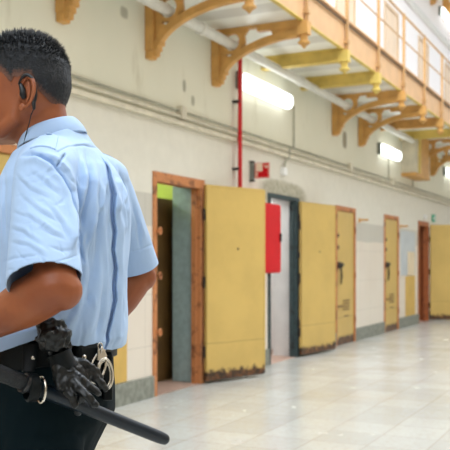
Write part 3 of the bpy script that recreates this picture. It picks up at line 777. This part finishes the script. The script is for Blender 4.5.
# eyes and lips
for s_ in (-1, 1):
    e = MB().ball((-0.489, HD+s_*0.031, 1.624), 0.0115, 14).build('eye', 'eye', man, smooth=180)
    MB().ball((-0.4975, HD+s_*0.031, 1.624), (0.0035, 0.0058, 0.0058), 12).build('iris', 'iris', e, smooth=180)
    MB().tube([(-0.500, HD+s_*0.014, 1.645), (-0.503, HD+s_*0.032, 1.651), (-0.488, HD+s_*0.052, 1.646)], [(0.003, 0.004)]*3, 8, roundcap=True).build('eyebrow', 'hair', man, smooth=180)

# ---------------------------------------------------------------- hair
def hairline(x, z_):
    """lower edge of the hair, height for a station along the head (x back, face at small x)"""
    px = 225+x/1.70*840
    xs_ = [-60, -34, -22, -10, 0, 8, 13, 16, 19, 36, 40, 48, 56, 66, 76]
    ys_ = [48, 52, 60, 68, 73, 78, 84, 88, 82, 82, 92, 101, 107, 110, 110]
    return CAMZ+(262-np.interp(px, xs_, ys_))/FPX*1.70
def hair_off(x, z, top):
    d = (z-hairline(x, z))
    a = np.clip(d/0.05, 0, 1)
    t = np.clip((z-1.645)/0.05, 0, 1)
    return np.where(d < 0, -0.006, 0.0012+0.0050*a**0.8+0.012*t)
hr = MB(); hr.rings([headring(*r, seg=120) for r in [(np.interp(z, [q[0] for q in HROWS], [q[0] for q in HROWS]),)+tuple(np.interp(z, [q[0] for q in HROWS], [q[j] for q in HROWS]) for j in (1, 2, 3)) for z in np.linspace(1.50, 1.708, 70)]])
hm = remesh(hr, 0.0026, 10, 'hair')
c = co_get(hm); n = no_get(hm)
off = hair_off(c[:, 0], c[:, 2], 0)
for i in range(len(c)):
    if off[i] > 0:
        v = Vector(c[i]); t = max(0.0, (c[i][2]-1.65)/0.06)
        q = noise.noise(v*150)*0.5+noise.noise(v*380)*0.5
        off[i] += q*(0.0016+0.0035*min(t, 1))
c += n*off[:, None]; co_set(hm, c)
# drop what lies under the skin
bmh = bmesh.new(); bmh.from_mesh(hm); bmh.verts.ensure_lookup_table()
dead = [v for v in bmh.verts if off[v.index] < -0.004]
bmesh.ops.delete(bmh, geom=dead, context='VERTS'); bmh.to_mesh(hm); bmh.free()
c = co_get(hm); n = no_get(hm)
tuft = MB(); rnd = random.Random(3); idx = [i for i in range(len(c))]
for k in range(6500):
    i = rnd.choice(idx); p = Vector(c[i]); nn = Vector(n[i])
    if nn.length < 0.1: continue
    t = min(1, max(0, (p.z-1.655)/0.05)); d0 = p.z-float(hairline(p.x, p.z))
    if d0 < 0.004 and rnd.random() < 0.6: continue
    ln = (0.0022+0.0105*t)*rnd.uniform(0.6, 1.3)
    flow = Vector((0.5-0.9*(1-t)*0, 0, -0.6*(1-t)+0.35*t)); 
    d = (nn*(0.5+0.5*t)+flow*0.5+Vector((rnd.uniform(-1, 1), rnd.uniform(-1, 1), rnd.uniform(-1, 1)))*0.32).normalized()
    s1 = d.orthogonal().normalized(); s2 = d.cross(s1); r = 0.0008+0.0008*t; b = p-nn*0.002
    tuft.add([b+s1*r, b-s1*r*0.5+s2*r*0.87, b-s1*r*0.5-s2*r*0.87, b+d*(ln+0.002)], [(0, 1, 3), (1, 2, 3), (2, 0, 3), (0, 2, 1)])
hm2 = join_mesh([hm, tuft.mesh('tuft')], 'hair')
cc_ = co_get(hm2); fd = np.clip((cc_[:, 2]-hairline(cc_[:, 0], cc_[:, 2]))/0.028, 0, 1).astype(np.float32)
fd = np.maximum(fd, np.clip((cc_[:, 2]-1.66)/0.02, 0, 1)).astype(np.float32)
hm2.attributes.new('fade', 'FLOAT', 'POINT').data.foreach_set('value', fd)
me_to('hair', hm2, 'hair', man, BASE)

# ---------------------------------------------------------------- shirt
sh = MB()
torso(sh, [(1.050, -0.347, 1.75, 0.168, 0.122), (1.085, -0.346, 1.75, 0.173, 0.130), (1.12, -0.344, 1.75, 0.172, 0.133), (1.17, -0.343, 1.75, 0.170, 0.132), (1.24, -0.342, 1.75, 0.172, 0.130), (1.31, -0.338, 1.75, 0.180, 0.130), (1.37, -0.334, 1.75, 0.183, 0.126),
           (1.42, -0.333, 1.75, 0.175, 0.114), (1.455, -0.335, 1.75, 0.150, 0.100), (1.485, -0.342, 1.75, 0.115, 0.085), (1.51, -0.352, 1.75, 0.085, 0.072), (1.53, -0.358, 1.75, 0.072, 0.066)], 48)
for S in (SL, SR):
    nk = Vector((-0.348, 1.75+(S.y-1.75)*0.35, 1.475)); sp = S+Vector((0, 0, 0.012))
    sh.tube([nk, nk.lerp(sp, 0.5)+Vector((0, 0, 0.002)), sp], [(0.042, 0.058), (0.046, 0.060), (0.050, 0.056)], 24, up=(0, 0, 1), roundcap=True)
HEML, HEMR = P(44, 282, 1.452), P(134, 268, 2.035)
def sleeve(S, Hm, r):
    sh.tube([S+Vector((0, 0, 0.01)), S.lerp(Hm, 0.3), S.lerp(Hm, 0.65), S.lerp(Hm, 1.0), S.lerp(Hm, 1.12)], r, 28, up=(1, 0, 0), roundcap=False)
sleeve(SL, HEML, [(0.056, 0.052), (0.061, 0.057), (0.064, 0.060), (0.066, 0.062), (0.066, 0.062)])
sleeve(SR, HEMR, [(0.052, 0.050), (0.058, 0.056), (0.060, 0.056), (0.060, 0.054), (0.060, 0.054)])
sh.ball(SL+Vector((0.0, 0, -0.01)), 0.056, 18); sh.ball(SR+Vector((0.0, 0, -0.01)), 0.054, 18)
sm = remesh(sh, 0.0023, 26, 'shirt', 0.6)
c = co_get(sm); n = no_get(sm)
px = 225+c[:, 0]/c[:, 1]*FPX; py = 262-(c[:, 2]-CAMZ)/c[:, 1]*FPX
view = c-np.array((0, 0, CAMZ)); view /= np.linalg.norm(view, axis=1)[:, None]
face = np.clip(-(n*view).sum(1)*3.0, 0, 1)
def seg_dist(path):
    best = np.full(len(px), 1e9); tt = np.zeros(len(px)); sd = np.zeros(len(px)); L = [0]
    for a, b in zip(path[:-1], path[1:]): L.append(L[-1]+math.hypot(b[0]-a[0], b[1]-a[1]))
    for k, (a, b) in enumerate(zip(path[:-1], path[1:])):
        dx, dy = b[0]-a[0], b[1]-a[1]; ll = dx*dx+dy*dy
        t = np.clip(((px-a[0])*dx+(py-a[1])*dy)/ll, 0, 1); qx = px-a[0]-t*dx; qy = py-a[1]-t*dy
        d = np.hypot(qx, qy); m = d < best
        best = np.where(m, d, best); tt = np.where(m, (L[k]+t*math.sqrt(ll))/L[-1], tt); sd = np.where(m, np.sign(qx*dy-qy*dx), sd)
    return best, tt, sd
disp = np.zeros(len(px)); slot_ = np.zeros(len(px))
def fold(path, amp, wd, fade=0.25, side=0, region=None):
    """crease (amp < 0) or ridge; side pushes one flank only, like a lapped pleat"""
    d, t, s_ = seg_dist(path)
    f = np.exp(-(d/wd)**2)
    if fade: f = f*np.clip(t/fade+0.15, 0, 1)*np.clip((1-t)/fade+0.15, 0, 1)
    if side: f = f*np.where(s_*side > 0, 1.0, np.exp(-(d/(wd*0.3))**2))
    if region is not None: f = f*region
    disp[:] += amp*0.0016*f*face
left = (c[:, 1] < 1.70).astype(float)
def slot(path, depth, wd, fade=0.1):
    d, t, s_ = seg_dist(path)
    f = np.exp(-(d/wd)**4)*np.clip(t/fade, 0, 1)*np.clip((1-t)/fade+0.3, 0, 1)
    slot_[:] = np.maximum(slot_, depth*0.001*f*(face > 0.05))
# pleat down the back and its shadowed lap
slot([(99, 153), (103, 166), (105, 180), (109, 196), (110, 215), (112, 232), (111, 250), (112.5, 268), (111.5, 285), (112, 300), (109.5, 318), (107, 335), (105, 350)], 26, 0.95)
slot([(30, 152), (40, 154), (52, 161), (64, 175), (73, 191), (77, 214), (80, 240), (83, 262)], 5, 0.9)
slot([(57, 166), (61, 160), (66, 153)], 4, 0.8); slot([(56, 152), (68, 147), (84, 145), (98, 148), (108, 155)], 2.0, 0.7)
slot([(89, 170), (88, 182), (85, 194)], 5, 1.2, 0.4); slot([(118, 180), (117.5, 194), (116, 206)], 5, 1.2, 0.4)
slot([(78, 206), (76, 222), (78, 232)], 4, 1.0, 0.4)
fold([(98, 152), (103, 172), (108, 195), (111, 225), (111, 260), (112, 290), (110, 330), (111, 350)], -1.0, 1.7, 0.05)
fold([(98, 152), (103, 172), (109, 195), (112, 225), (112, 260), (113, 290), (111, 330), (112, 350)], 4.5, 9.0, 0.1, 1)
fold([(102, 160), (107, 180), (114, 205), (117, 240), (117, 300), (115, 345)], 5.0, 3.2, 0.1)
fold([(94, 158), (99, 185), (103, 215), (105, 260), (105, 320)], 3.0, 3.0, 0.2)
fold([(89, 168), (86, 186), (80, 204), (74, 222), (72, 250)], 5.0, 6.0, 0.15, -1)
fold([(104, 182), (101, 205), (94, 222), (90, 250)], 4.0, 5.0, 0.15, -1)
fold([(118, 178), (116, 196), (114, 212)], 4.5, 4.5, 0.2, -1)
fold([(126, 190), (123, 210), (121, 235)], 4.0, 4.0, 0.2, -1)
# folds fanning out from the yoke
fold([(86, 152), (90, 170), (88, 190), (84, 212), (82, 236)], -5.0, 2.4)
fold([(82, 158), (83, 180), (80, 200)], 4.5, 2.6)
fold([(92, 165), (95, 185), (93, 210), (89, 240)], 4.5, 2.8)
fold([(97, 178), (99, 205), (98, 240), (95, 280)], -3.6, 2.2)
fold([(118, 168), (122, 190), (125, 215), (126, 240)], -4.0, 2.2)
fold([(112, 160), (118, 185), (121, 215), (121, 255)], 3.6, 2.4)
fold([(124, 182), (128, 205), (129, 235)], 3.0, 2.2)
# long soft folds in the lower back, running down to the belt
fold([(92, 235), (92, 270), (86, 305), (74, 335)], -3.6, 3.4)
fold([(99, 250), (98, 290), (92, 320), (84, 345)], 3.8, 3.6)
fold([(84, 245), (84, 280), (76, 312), (62, 335)], 4.2, 4.0)
fold([(104, 280), (102, 310), (97, 345)], -3.4, 2.6)
fold([(120, 262), (122, 300), (120, 340)], -3.0, 2.4)
fold([(78, 300), (68, 320), (52, 336)], -3.6, 3.2)
fold([(60, 318), (42, 328), (18, 334)], 3.2, 3.0)
fold([(40, 322), (20, 329), (2, 332)], -3.0, 2.4)
fold([(124, 335), (112, 338), (100, 345)], 3.0, 4.0)
# armhole seam with its step
fold([(20, 156), (30, 153), (40, 155), (52, 162), (64, 176), (73, 192), (77, 215), (80, 240), (82, 262)], -6.5, 2.0, 0.08)
fold([(24, 161), (36, 159), (48, 166), (60, 180), (68, 196), (72, 220), (74, 250)], 3.8, 3.4, 0.1)
fold([(44, 153), (56, 158), (68, 170), (78, 190), (82, 215)], 3.0, 2.6, 0.15)
fold([(56, 165), (66, 172), (76, 187)], -2.0, 1.2); fold([(50, 158), (62, 166), (72, 178)], -1.2, 1.0)
# yoke seam and shoulder seam
fold([(56, 152), (68, 147), (84, 145), (98, 148), (108, 155)], -1.7, 1.0, 0.05)
fold([(57, 166), (66, 153)], -3.0, 1.3, 0.2)
fold([(70, 146), (90, 143), (104, 150)], 1.4, 2.4)
# sleeve creases
for a in ([(16, 176), (30, 190), (48, 198)], [(12, 212), (30, 218), (52, 234), (66, 240)], [(10, 242), (28, 246), (46, 258)], [(30, 172), (44, 182), (60, 196)], [(20, 196), (40, 212), (58, 222)], [(48, 206), (62, 224), (70, 244)], [(8, 228), (22, 232), (40, 246)]):
    fold(a, -1.5, 1.6); fold([(x+2, y-4.0) for x, y in a], 1.1, 2.2)
rw = random.Random(12)
for k in range(46):          # fine creases crossing the near sleeve
    x0_ = rw.uniform(8, 64); y0_ = rw.uniform(168, 262); an_ = rw.choice((rw.uniform(0.1, 0.9), rw.uniform(-0.7, -0.1), rw.uniform(0.9, 1.3))); ln_ = rw.uniform(9, 24)
    m_ = (x0_+ln_*0.5*math.cos(an_)+rw.uniform(-1.5, 1.5), y0_+ln_*0.5*math.sin(an_)+rw.uniform(-1.5, 1.5))
    fold([(x0_, y0_), m_, (x0_+ln_*math.cos(an_), y0_+ln_*math.sin(an_))], rw.uniform(-1.3, 1.0), rw.uniform(1.0, 1.9), 0.4)
for k in range(40):          # and fine ones falling down the back
    x0_ = rw.uniform(80, 126); y0_ = rw.uniform(160, 330); dx_ = (x0_-108)*0.12+rw.uniform(-3, 3)-max(0, y0_-270)*0.05; ln_ = rw.uniform(14, 40)
    fold([(x0_, y0_), (x0_+dx_*0.5+rw.uniform(-1, 1), y0_+ln_*0.5), (x0_+dx_, y0_+ln_)], rw.uniform(-2.4, 1.8), rw.uniform(1.0, 1.9), 0.4)
fold([(6, 270), (30, 268), (56, 262), (82, 254)], -1.0, 0.9, 0.05, region=left)
fold([(4, 262), (14, 258), (40, 255)], -1.6, 1.6)
# front of the shirt beyond the near sleeve, and the far sleeve
fold([(4, 170), (3, 200), (5, 240)], -3.0, 2.0)
fold([(132, 200), (138, 225), (141, 250)], -3.0, 1.8); fold([(137, 215), (146, 240)], 2.2, 2.2); fold([(131, 252), (142, 249), (154, 244)], -1.0, 0.9, 0.05)
fold([(30, 300), (18, 312), (0, 322)], -2.0, 3.0)
for i in range(len(c)):
    v = Vector(c[i]); disp[i] += (noise.noise(Vector((v.x*14, v.y*14, v.z*7)))*0.0022+noise.noise(Vector((v.x*38, v.y*38, v.z*22+9)))*0.0009)
c += n*disp[:, None]+view*slot_[:, None]; co_set(sm, c)
bms = bmesh.new(); bms.from_mesh(sm)
def cut(center, normal, radius):
    C = Vector(center); N = Vector(normal).normalized()
    vs = [v for v in bms.verts if (v.co-C).length < radius]; st = set(vs)
    ed = [e for e in bms.edges if e.verts[0] in st and e.verts[1] in st]; fa = [f for f in bms.faces if all(v in st for v in f.verts)]
    bmesh.ops.bisect_plane(bms, geom=vs+ed+fa, plane_co=C, plane_no=N, clear_outer=True)
cut(HEML, (HEML-SL)+Vector((0.02, 0, 0.0)), 0.105); cut(HEMR, (HEMR-SR)+Vector((0.0, 0, -0.06)), 0.10)
cut((-0.362, 1.748, 1.508), (-0.45, 0, 1), 0.14)
def hem(v):
    p = 225+v.x/v.y*FPX
    near = CAMZ-(float(np.interp(p, [-40, 0, 20, 37, 69, 112, 125, 130], [356, 352, 345, 339, 345, 350, 347, 346]))-262)*v.y/FPX
    t = min(1.0, max(0.0, (v.y-1.74)/0.06))
    return near*(1-t)+1.088*t
tors = [v for v in bms.verts if v.co.z < 1.16 and v.co.z < hem(v.co)]
st = set(tors); kill = [f for f in bms.faces if all(v in st for v in f.verts)]
bmesh.ops.delete(bms, geom=kill, context='FACES')
for v in bms.verts:
    if v in st: v.co.z = hem(v.co)
bms.to_mesh(sm); bms.free()
shirt = me_to('shirt', sm, 'shirt', man, BASE)
so = shirt.modifiers.new('thick', 'SOLIDIFY'); so.thickness = 0.0022; so.offset = -1
# collar: neck band with the fall turned over it
def collar():
    mb = MB(); rows = []; nA = 56
    for k in range(nA):
        a = math.radians(-158+316*k/(nA-1)); ca, sa = math.cos(a), math.sin(a)     # a = 0 at the nape
        back = (ca+1)/2
        base = Vector((-0.369-0.006*(1-back), 1.744, 1.500+0.012*back-0.030*(1-back)))
        def pt(rx, ry, dz): return base+Vector(((rx if ca > 0 else rx*(1+0.22*ca))*ca, ry*0.96*sa, dz))
        fw = 0.006+0.009*back; lo = 0.014*back+0.006
        rows.append([pt(0.058, 0.062, 0.0), pt(0.052, 0.058, 0.046), pt(0.055, 0.062, 0.050), pt(0.060, 0.067, 0.047), pt(0.059+fw, 0.067+fw*0.5, 0.034), pt(0.062+fw*1.5, 0.069+fw*0.6, 0.016), pt(0.059+fw*1.4, 0.066+fw*0.6, 0.014), pt(0.056+fw, 0.064+fw*0.5, 0.029), pt(0.056, 0.063, 0.040), pt(0.061, 0.065, 0.0)])
    mb.rings(rows, True); return mb
cl = collar().build('collar', 'shirt', shirt, smooth=50)
sd_ = cl.modifiers.new('s', 'SUBSURF'); sd_.levels = 1; sd_.render_levels = 1
from mathutils.bvhtree import BVHTree
tmpb = bmesh.new(); tmpb.from_mesh(sm); BV = BVHTree.FromBMesh(tmpb); tmpb.free()
def drop(x, y):
    h = BV.ray_cast(Vector((x, y, 1.7))-BASE, Vector((0, 0, -1)))
    return (h[0]+BASE) if h[0] is not None else Vector((x, y, 1.48))
def epaulette(S, side):
    a = (S.x+0.0, S.y+side*0.020); b = (-0.345, 1.745+side*0.088); rows = []
    n_ = 9
    for k in range(n_+1):
        t = k/n_; cx, cy = a[0]+(b[0]-a[0])*t, a[1]+(b[1]-a[1])*t; hw = 0.024-0.007*t if k < n_ else 0.008
        r_ = [drop(cx+hw*u_, cy) for u_ in (-1, -0.5, 0, 0.5, 1)]
        rows.append([p_+Vector((0, 0, 0.0035)) for p_ in r_]+[p_-Vector((0, 0, 0.001)) for p_ in r_[::-1]])
    MB().rings(rows, True).build('epaulette', 'shirt', shirt, smooth=50)
    MB().ball(drop(b[0], b[1]-side*(-0.010))+Vector((0, 0, 0.004)), (0.006, 0.006, 0.003), 12).build('button', 'button', shirt, smooth=60)
epaulette(SL, -1); epaulette(SR, 1)
bd = MB(); q = P(-1, 200, 1.63); bd.tube([q+Vector((0.006, 0, 0)), q+Vector((-0.006, -0.004, 0))], [0.0125, 0.0115], 16); bd.build('badge', 'blackiron', shirt, smooth=40)

# ---------------------------------------------------------------- trousers, belt, shoes
tr = MB()
torso(tr, [(0.82, -0.385, 1.75, 0.150, 0.085), (0.88, -0.375, 1.75, 0.165, 0.100), (0.94, -0.358, 1.75, 0.170, 0.115), (1.00, -0.354, 1.75, 0.167, 0.112), (1.06, -0.352, 1.75, 0.162, 0.108), (1.11, -0.350, 1.75, 0.158, 0.106)], 40)
for L in (NL, FL):
    hip, kn, an = [Vector(p) for p in L]
    tr.tube([hip+Vector((0.006, 0, 0.05)), hip, hip.lerp(kn, 0.5), kn, kn.lerp(an, 0.5), an, an-Vector((0, 0, 0.045))], [(0.085, 0.080), (0.092, 0.084), (0.084, 0.078), (0.068, 0.064), (0.064, 0.060), (0.060, 0.056), (0.062, 0.056)], 24, up=(1, 0, 0))
tm = remesh(tr, 0.005, 10, 'trousers', 0.6)
c = co_get(tm); n = no_get(tm)
for i in range(len(c)):
    v = Vector(c[i]); c[i] += n[i]*(noise.noise(Vector((v.x*16, v.y*16, v.z*7)))*0.005+noise.noise(Vector((v.x*40, v.y*40, v.z*24)))*0.0016)
co_set(tm, c); tro = me_to('trousers', tm, 'trouser', man, BASE)
for L in (NL, FL):
    an = Vector(L[2]); mb = MB()
    mb.tube([(an.x+0.055, an.y, 0.045), (an.x+0.02, an.y, 0.055), (an.x-0.05, an.y, 0.052), (an.x-0.13, an.y+0.01, 0.036), (an.x-0.20, an.y+0.01, 0.027)], [(0.036, 0.030), (0.048, 0.036), (0.045, 0.040), (0.030, 0.045), (0.020, 0.032)], 20, up=(0, 0, 1), roundcap=True)
    s_ = remesh(mb, 0.004, 6, 'shoe'); a = co_get(s_); a[:, 2] = np.maximum(a[:, 2], 0.003); co_set(s_, a)
    sho = me_to('shoe', s_, 'shoe', man, BASE)
    MB().prism([(an.x+0.075+0*0, an.y-0.036), (an.x+0.085, an.y), (an.x+0.075, an.y+0.036), (an.x-0.10, an.y+0.052), (an.x-0.20, an.y+0.040), (an.x-0.228, an.y+0.01), (an.x-0.20, an.y-0.020), (an.x-0.10, an.y-0.034)], 'xy', 0.0, 0.020).build('sole', 'plastic', sho, bevel=0.004)
def loop(z0, z1, X, a, b, th, m, name, parent):
    rows = []
    for k in range(72):
        t = 2*PI*k/72; c_, s2 = math.cos(t), math.sin(t); e = 2.25
        cc = math.copysign(abs(c_)**(2/e), c_); ss = math.copysign(abs(s2)**(2/e), s2)
        def q(r, z): return Vector((X, 1.75, z-0.016*ss+0.008*c_))+LV*(a+r)*cc+FV*(b+r)*ss
        rows.append([q(0, z0), q(0, z1), q(th, z1-0.003), q(th, z0+0.003)])
    mb = MB(); mb.rings(rows, False, closed=True); return mb.build(name, m, parent, smooth=40)
belt = loop(1.046, 1.098, -0.352, 0.163, 0.109, 0.006, 'belt', 'belt', man)
# handcuff pouch behind, holder loop for the gloves, baton ring with its strap
def seat(px, py, d): return P(px, py, d)
MB().box(-0.012, 0.008, -0.03, 0.03, -0.085, 0.010, Matrix.Translation(P(108, 357, 1.72)) @ Matrix.Rotation(0.2, 4, 'Z')).build('pouch', 'belt', belt, bevel=0.004)
pch = MB(); pch.box(-0.028, 0.028, -0.010, 0.014, -0.055, 0.040, Matrix.Translation(P(88, 364, 1.628)) @ Matrix.Rotation(0.75, 4, 'Z')); pch.build('pouch', 'belt', belt, bevel=0.008)
q = P(84, 357, 1.607); MB().ball(q, (0.005, 0.004, 0.005), 12).build('snap_button', 'chrome', belt, smooth=180)
q = P(33, 358, 1.560); MB().ball(q, (0.004, 0.003, 0.004), 12).build('snap_button', 'chrome', belt, smooth=180)
mb = MB(); mb.tube([P(30, 345, 1.572), P(30, 358, 1.566), P(28, 372, 1.552)], [(0.004, 0.014), (0.004, 0.014), (0.004, 0.012)], 12, up=(0, -1, 0)); mb.build('baton_strap', 'belt', belt, smooth=50)

# baton slung through a ring at the hip
A_, B_ = P(-70, 345, 1.400), P(164, 439, 1.700)
ax = (B_-A_)
mb = MB(); mb.tube([A_.lerp(B_, t) for t in (0.36, 0.37, 0.7, 0.97, 1.0)], [0.0135, 0.0135, 0.0130, 0.0128, 0.0118], 24, roundcap=True)
rb = empty('police_baton', A_.lerp(B_, 0.5), FR); tag(rb, 'long black baton slung low through a steel ring at the hip of the man', 'baton')
mb.build('shaft', 'baton', rb, smooth=60)
mb = MB(); pts = [A_.lerp(B_, t/40) for t in range(0, 15)]; mb.tube(pts, [0.0146 if k % 2 else 0.0140 for k in range(len(pts))], 24, roundcap=True); mb.build('grip', 'grip', rb, smooth=60)
MB().tube([A_.lerp(B_, 0.352), A_.lerp(B_, 0.366)], 0.0185, 24).build('collar_ring', 'plastic', rb, smooth=40)
C = A_.lerp(B_, 0.405); u = ax.normalized(); s1 = u.cross(Vector((0, 0, 1))).normalized(); s2 = s1.cross(u)
u2 = (u+Vector((0.15, 0.0, 0.35))).normalized(); s1 = u2.cross(Vector((0, 0, 1))).normalized(); s2 = s1.cross(u2)
mb = MB(); mb.tube([C+u*0.012+s1*0.020*math.cos(t)+s2*0.024*math.sin(t) for t in [2*PI*k/28 for k in range(28)]], 0.0023, 10, closed=True)
ring = mb.build('baton_ring', 'chrome', None, smooth=180, frame=FR); tag(ring, 'small steel ring round the baton below the belt of the man', 'ring')
mb = MB(); pr = [(0.0195, -0.012), (0.0235, -0.009), (0.0235, 0.006), (0.0195, 0.009)]
mb.rings([[C+s1*r_*math.cos(t)+s2*r_*1.1*math.sin(t)+u2*(h_-0.006) for r_, h_ in pr] for t in [2*PI*k/28 for k in range(28)]], False, closed=True); mb.build('baton_loop', 'belt', belt, smooth=40)

# ---------------------------------------------------------------- leather gloves hung from the belt
def glove(name, parts_, label):
    mbp = MB()
    for p in parts_['palm']: mbp.tube(*p[:2], 18, roundcap=True) if not isinstance(p[0], Vector) else mbp.ball(*p)
    r = empty(name, parts_['org'], FR); tag(r, label, 'glove', None)
    me = remesh(mbp, 0.0017, 5, 'glove'); c = co_get(me); n = no_get(me)
    for i in range(len(c)):
        v = Vector(c[i]); c[i] += n[i]*(noise.noise(v*90)*0.0018+abs(noise.noise(v*60))*-0.0035)
    co_set(me, c); me_to('palm_and_fingers', me, 'glove', r, parts_['org'])
    mbc = MB(); rr = random.Random(parts_['seed'])
    for p in parts_['cuff']: mbc.tube(p[0], p[1], 14, roundcap=True)
    me = remesh(mbc, 0.0017, 3, 'cuff'); c = co_get(me); n = no_get(me)
    for i in range(len(c)):
        v = Vector(c[i]); q = noise.noise(v*60+Vector((parts_['seed'], 0, 0))); c[i] += n[i]*((0.5-abs(q)*2)*0.004+noise.noise(v*130)*0.0015)
    co_set(me, c); me_to('cuff', me, 'glove', r, parts_['org'])
    return r
d = 1.535
gK = 0.86
gA = dict(org=P(66, 372, d), seed=3,
    palm=[([P(60, 352, d+0.01), P(62, 364, d), P(66, 374, d-0.004), P(70, 382, d-0.006)], [(0.012, 0.014), (0.014, 0.020), (0.015, 0.023), (0.014, 0.022)]),
          ([P(62, 375, d-0.003), P(66, 388, d-0.014), P(72, 398, d-0.022), P(75, 406, d-0.022)], [0.0085, 0.0092, 0.0084, 0.0066]),
          ([P(68, 376, d-0.006), P(78, 388, d-0.018), P(88, 397, d-0.022), P(96, 406, d-0.018)], [0.0086, 0.0094, 0.0086, 0.0068]),
          ([P(72, 372, d), P(82, 380, d-0.006), P(91, 388, d-0.004), P(99, 394, d)], [0.0084, 0.0088, 0.0082, 0.0064]),
          ([P(58, 366, d-0.004), P(57, 378, d-0.012), P(60, 388, d-0.018)], [0.0090, 0.0090, 0.0075])],
    cuff=[([P(58, 352, d+0.01), P(54, 342, d), P(50, 334, d), P(46, 327, d+0.004)], [(0.016), (0.021), (0.025), (0.017)]), ([P(60, 342, d), P(62, 332, d), P(60, 325, d)], [0.016, 0.018, 0.010]), ([P(44, 346, d), P(42, 338, d), P(44, 330, d)], [0.008, 0.012, 0.008]), ([P(48, 326, d-0.004), P(54, 323, d-0.004), P(60, 324, d)], [0.008, 0.009, 0.007])])
glove('leather_glove', gA, 'nearer black leather glove of the pair, its fingers lying over the baton')
d2_ = 1.560
gB = dict(org=P(80, 372, d2_), seed=9,
    palm=[([P(66, 356, d2_+0.01), P(72, 364, d2_+0.004), P(79, 372, d2_+0.006), P(84, 377, d2_+0.01)], [(0.010, 0.014), (0.013, 0.018), (0.013, 0.020), (0.012, 0.018)]),
          ([P(76, 368, d2_+0.01), P(88, 372, d2_+0.014), P(98, 380, d2_+0.022), P(106, 389, d2_+0.03)], [0.0095, 0.0100, 0.0090, 0.0070]),
          ([P(78, 362, d2_+0.01), P(87, 364, d2_+0.012), P(95, 370, d2_+0.02), P(101, 377, d2_+0.03)], [0.0090, 0.0085, 0.0080, 0.0060]),
          ([P(80, 376, d2_+0.006), P(84, 390, d2_+0.0), P(80, 402, d2_+0.01), P(78, 412, d2_+0.02)], [0.0095, 0.0100, 0.0090, 0.0070])],
    cuff=[([P(64, 356, d2_+0.01), P(62, 346, d2_+0.004), P(62, 336, d2_+0.004)], [0.012, 0.017, 0.012])])
glove('leather_glove', gB, 'farther black leather glove of the pair, its fingers pointing at the handcuffs')
mb = MB(); rows = []
C = P(62, 361, 1.545); tq = (P(66, 371, 1.545)-P(58, 350, 1.545)).normalized(); s1 = tq.cross(Vector((0, 1, 0))).normalized(); s2 = Vector((0, 1, 0))
for k in range(28):
    t = 2*PI*k/28; rows.append([C+s1*(rx_)*math.cos(t)+s2*(rx_-0.002)*math.sin(t)*1.25+tq*h_ for rx_, h_ in ((0.0195, -0.017), (0.0225, -0.016), (0.0235, 0.016), (0.0205, 0.017))])
mb.rings(rows, False, closed=True); gs = mb.build('glove_strap', 'belt', None, smooth=40, frame=FR); tag(gs, 'black elastic strap cinching the two leather gloves below their cuffs', 'strap')

# ---------------------------------------------------------------- handcuffs
def oval(cx, cy, dd, rx, ry, rot, yaw, rr, m, name, parent, gap=None):
    C = P(cx, cy, dd); pts = []
    for k in range(36):
        t = 2*PI*k/36; a = rx*math.cos(t); b = ry*math.sin(t); a, b = a*math.cos(rot)-b*math.sin(rot), a*math.sin(rot)+b*math.cos(rot)
        pts.append(C+Vector((a*math.cos(yaw), a*math.sin(yaw), b)))
    return MB().tube(pts, [rr]*36, 10, closed=True).build(name, m, parent, smooth=180)
hc = empty('handcuffs', P(104, 370, 1.65), FR); tag(hc, 'polished steel handcuffs hanging from the back of the belt', 'handcuffs')
oval(105, 374, 1.632, 0.0160, 0.030, 0.10, 0.6, 0.0028, 'chrome', 'cuff', hc)
oval(104.5, 374, 1.640, 0.0120, 0.0245, 0.10, 0.6, 0.0017, 'chrome', 'cuff_rim', hc)
oval(98, 367, 1.628, 0.0150, 0.031, -0.32, 0.6, 0.0026, 'chrome', 'cuff', hc)
MB().box(-0.009, 0.009, -0.004, 0.004, -0.012, 0.012, Matrix.Translation(P(101, 355, 1.630)) @ Matrix.Rotation(0.6, 4, 'Z')).build('lock_case', 'chrome', hc, bevel=0.003)
for k, (x, y) in enumerate(((100, 346), (102, 349.5), (99.5, 351))): oval(x, y, 1.628, 0.0042, 0.0060, k*0.8, 0.4+k, 0.0013, 'chrome', 'chain_link', hc)

# ---------------------------------------------------------------- earpiece with its cable
ep = empty('earpiece', P(30, 95, 1.65), FR); tag(ep, 'black earpiece hooked behind the ear with a thin cable into the collar', 'earpiece')
E0 = Vector((-0.392, HD-0.078, 1.594))
pts = []
for k in range(16):
    t = math.radians(150-k*12.5); pts.append(E0+Vector((0.93*0.0195*math.cos(t)+0.002, -0.006+0.30*-0.010*math.cos(t), 0.034*math.sin(t))))
MB().tube(pts, [0.0022]*3+[0.0034]*10+[0.0042]*3, 10, roundcap=True).build('ear_hook', 'plastic', ep, smooth=180)
MB().tube([E0+Vector((-0.011, -0.001, 0.016)), E0+Vector((-0.007, -0.002, 0.006)), E0+Vector((-0.006, -0.003, -0.004)), E0+Vector((-0.004, -0.002, -0.010))], [(0.003, 0.004), (0.004, 0.006), (0.004, 0.007), (0.003, 0.005)], 12, up=(0, 1, 0), roundcap=True).build('ear_bud', 'plastic', ep, smooth=180)
q = pts[-1]
MB().tube([q, q+Vector((0.001, -0.001, -0.012))], [0.0044, 0.0030], 10, roundcap=True).build('plug', 'plastic', ep, smooth=180)
cab = [q+Vector((0.001, -0.001, -0.012)), P(31, 115, 1.664), P(29, 124, 1.674), P(26, 134, 1.680), P(24, 143, 1.682), P(23, 148, 1.684)]
cv = []
for k in range(len(cab)-1):
    for t in (0, 0.5): cv.append(cab[k].lerp(cab[k+1], t))
cv.append(cab[-1]); MB().tube(cv, 0.0011, 8).build('cable', 'plastic', ep, smooth=180)
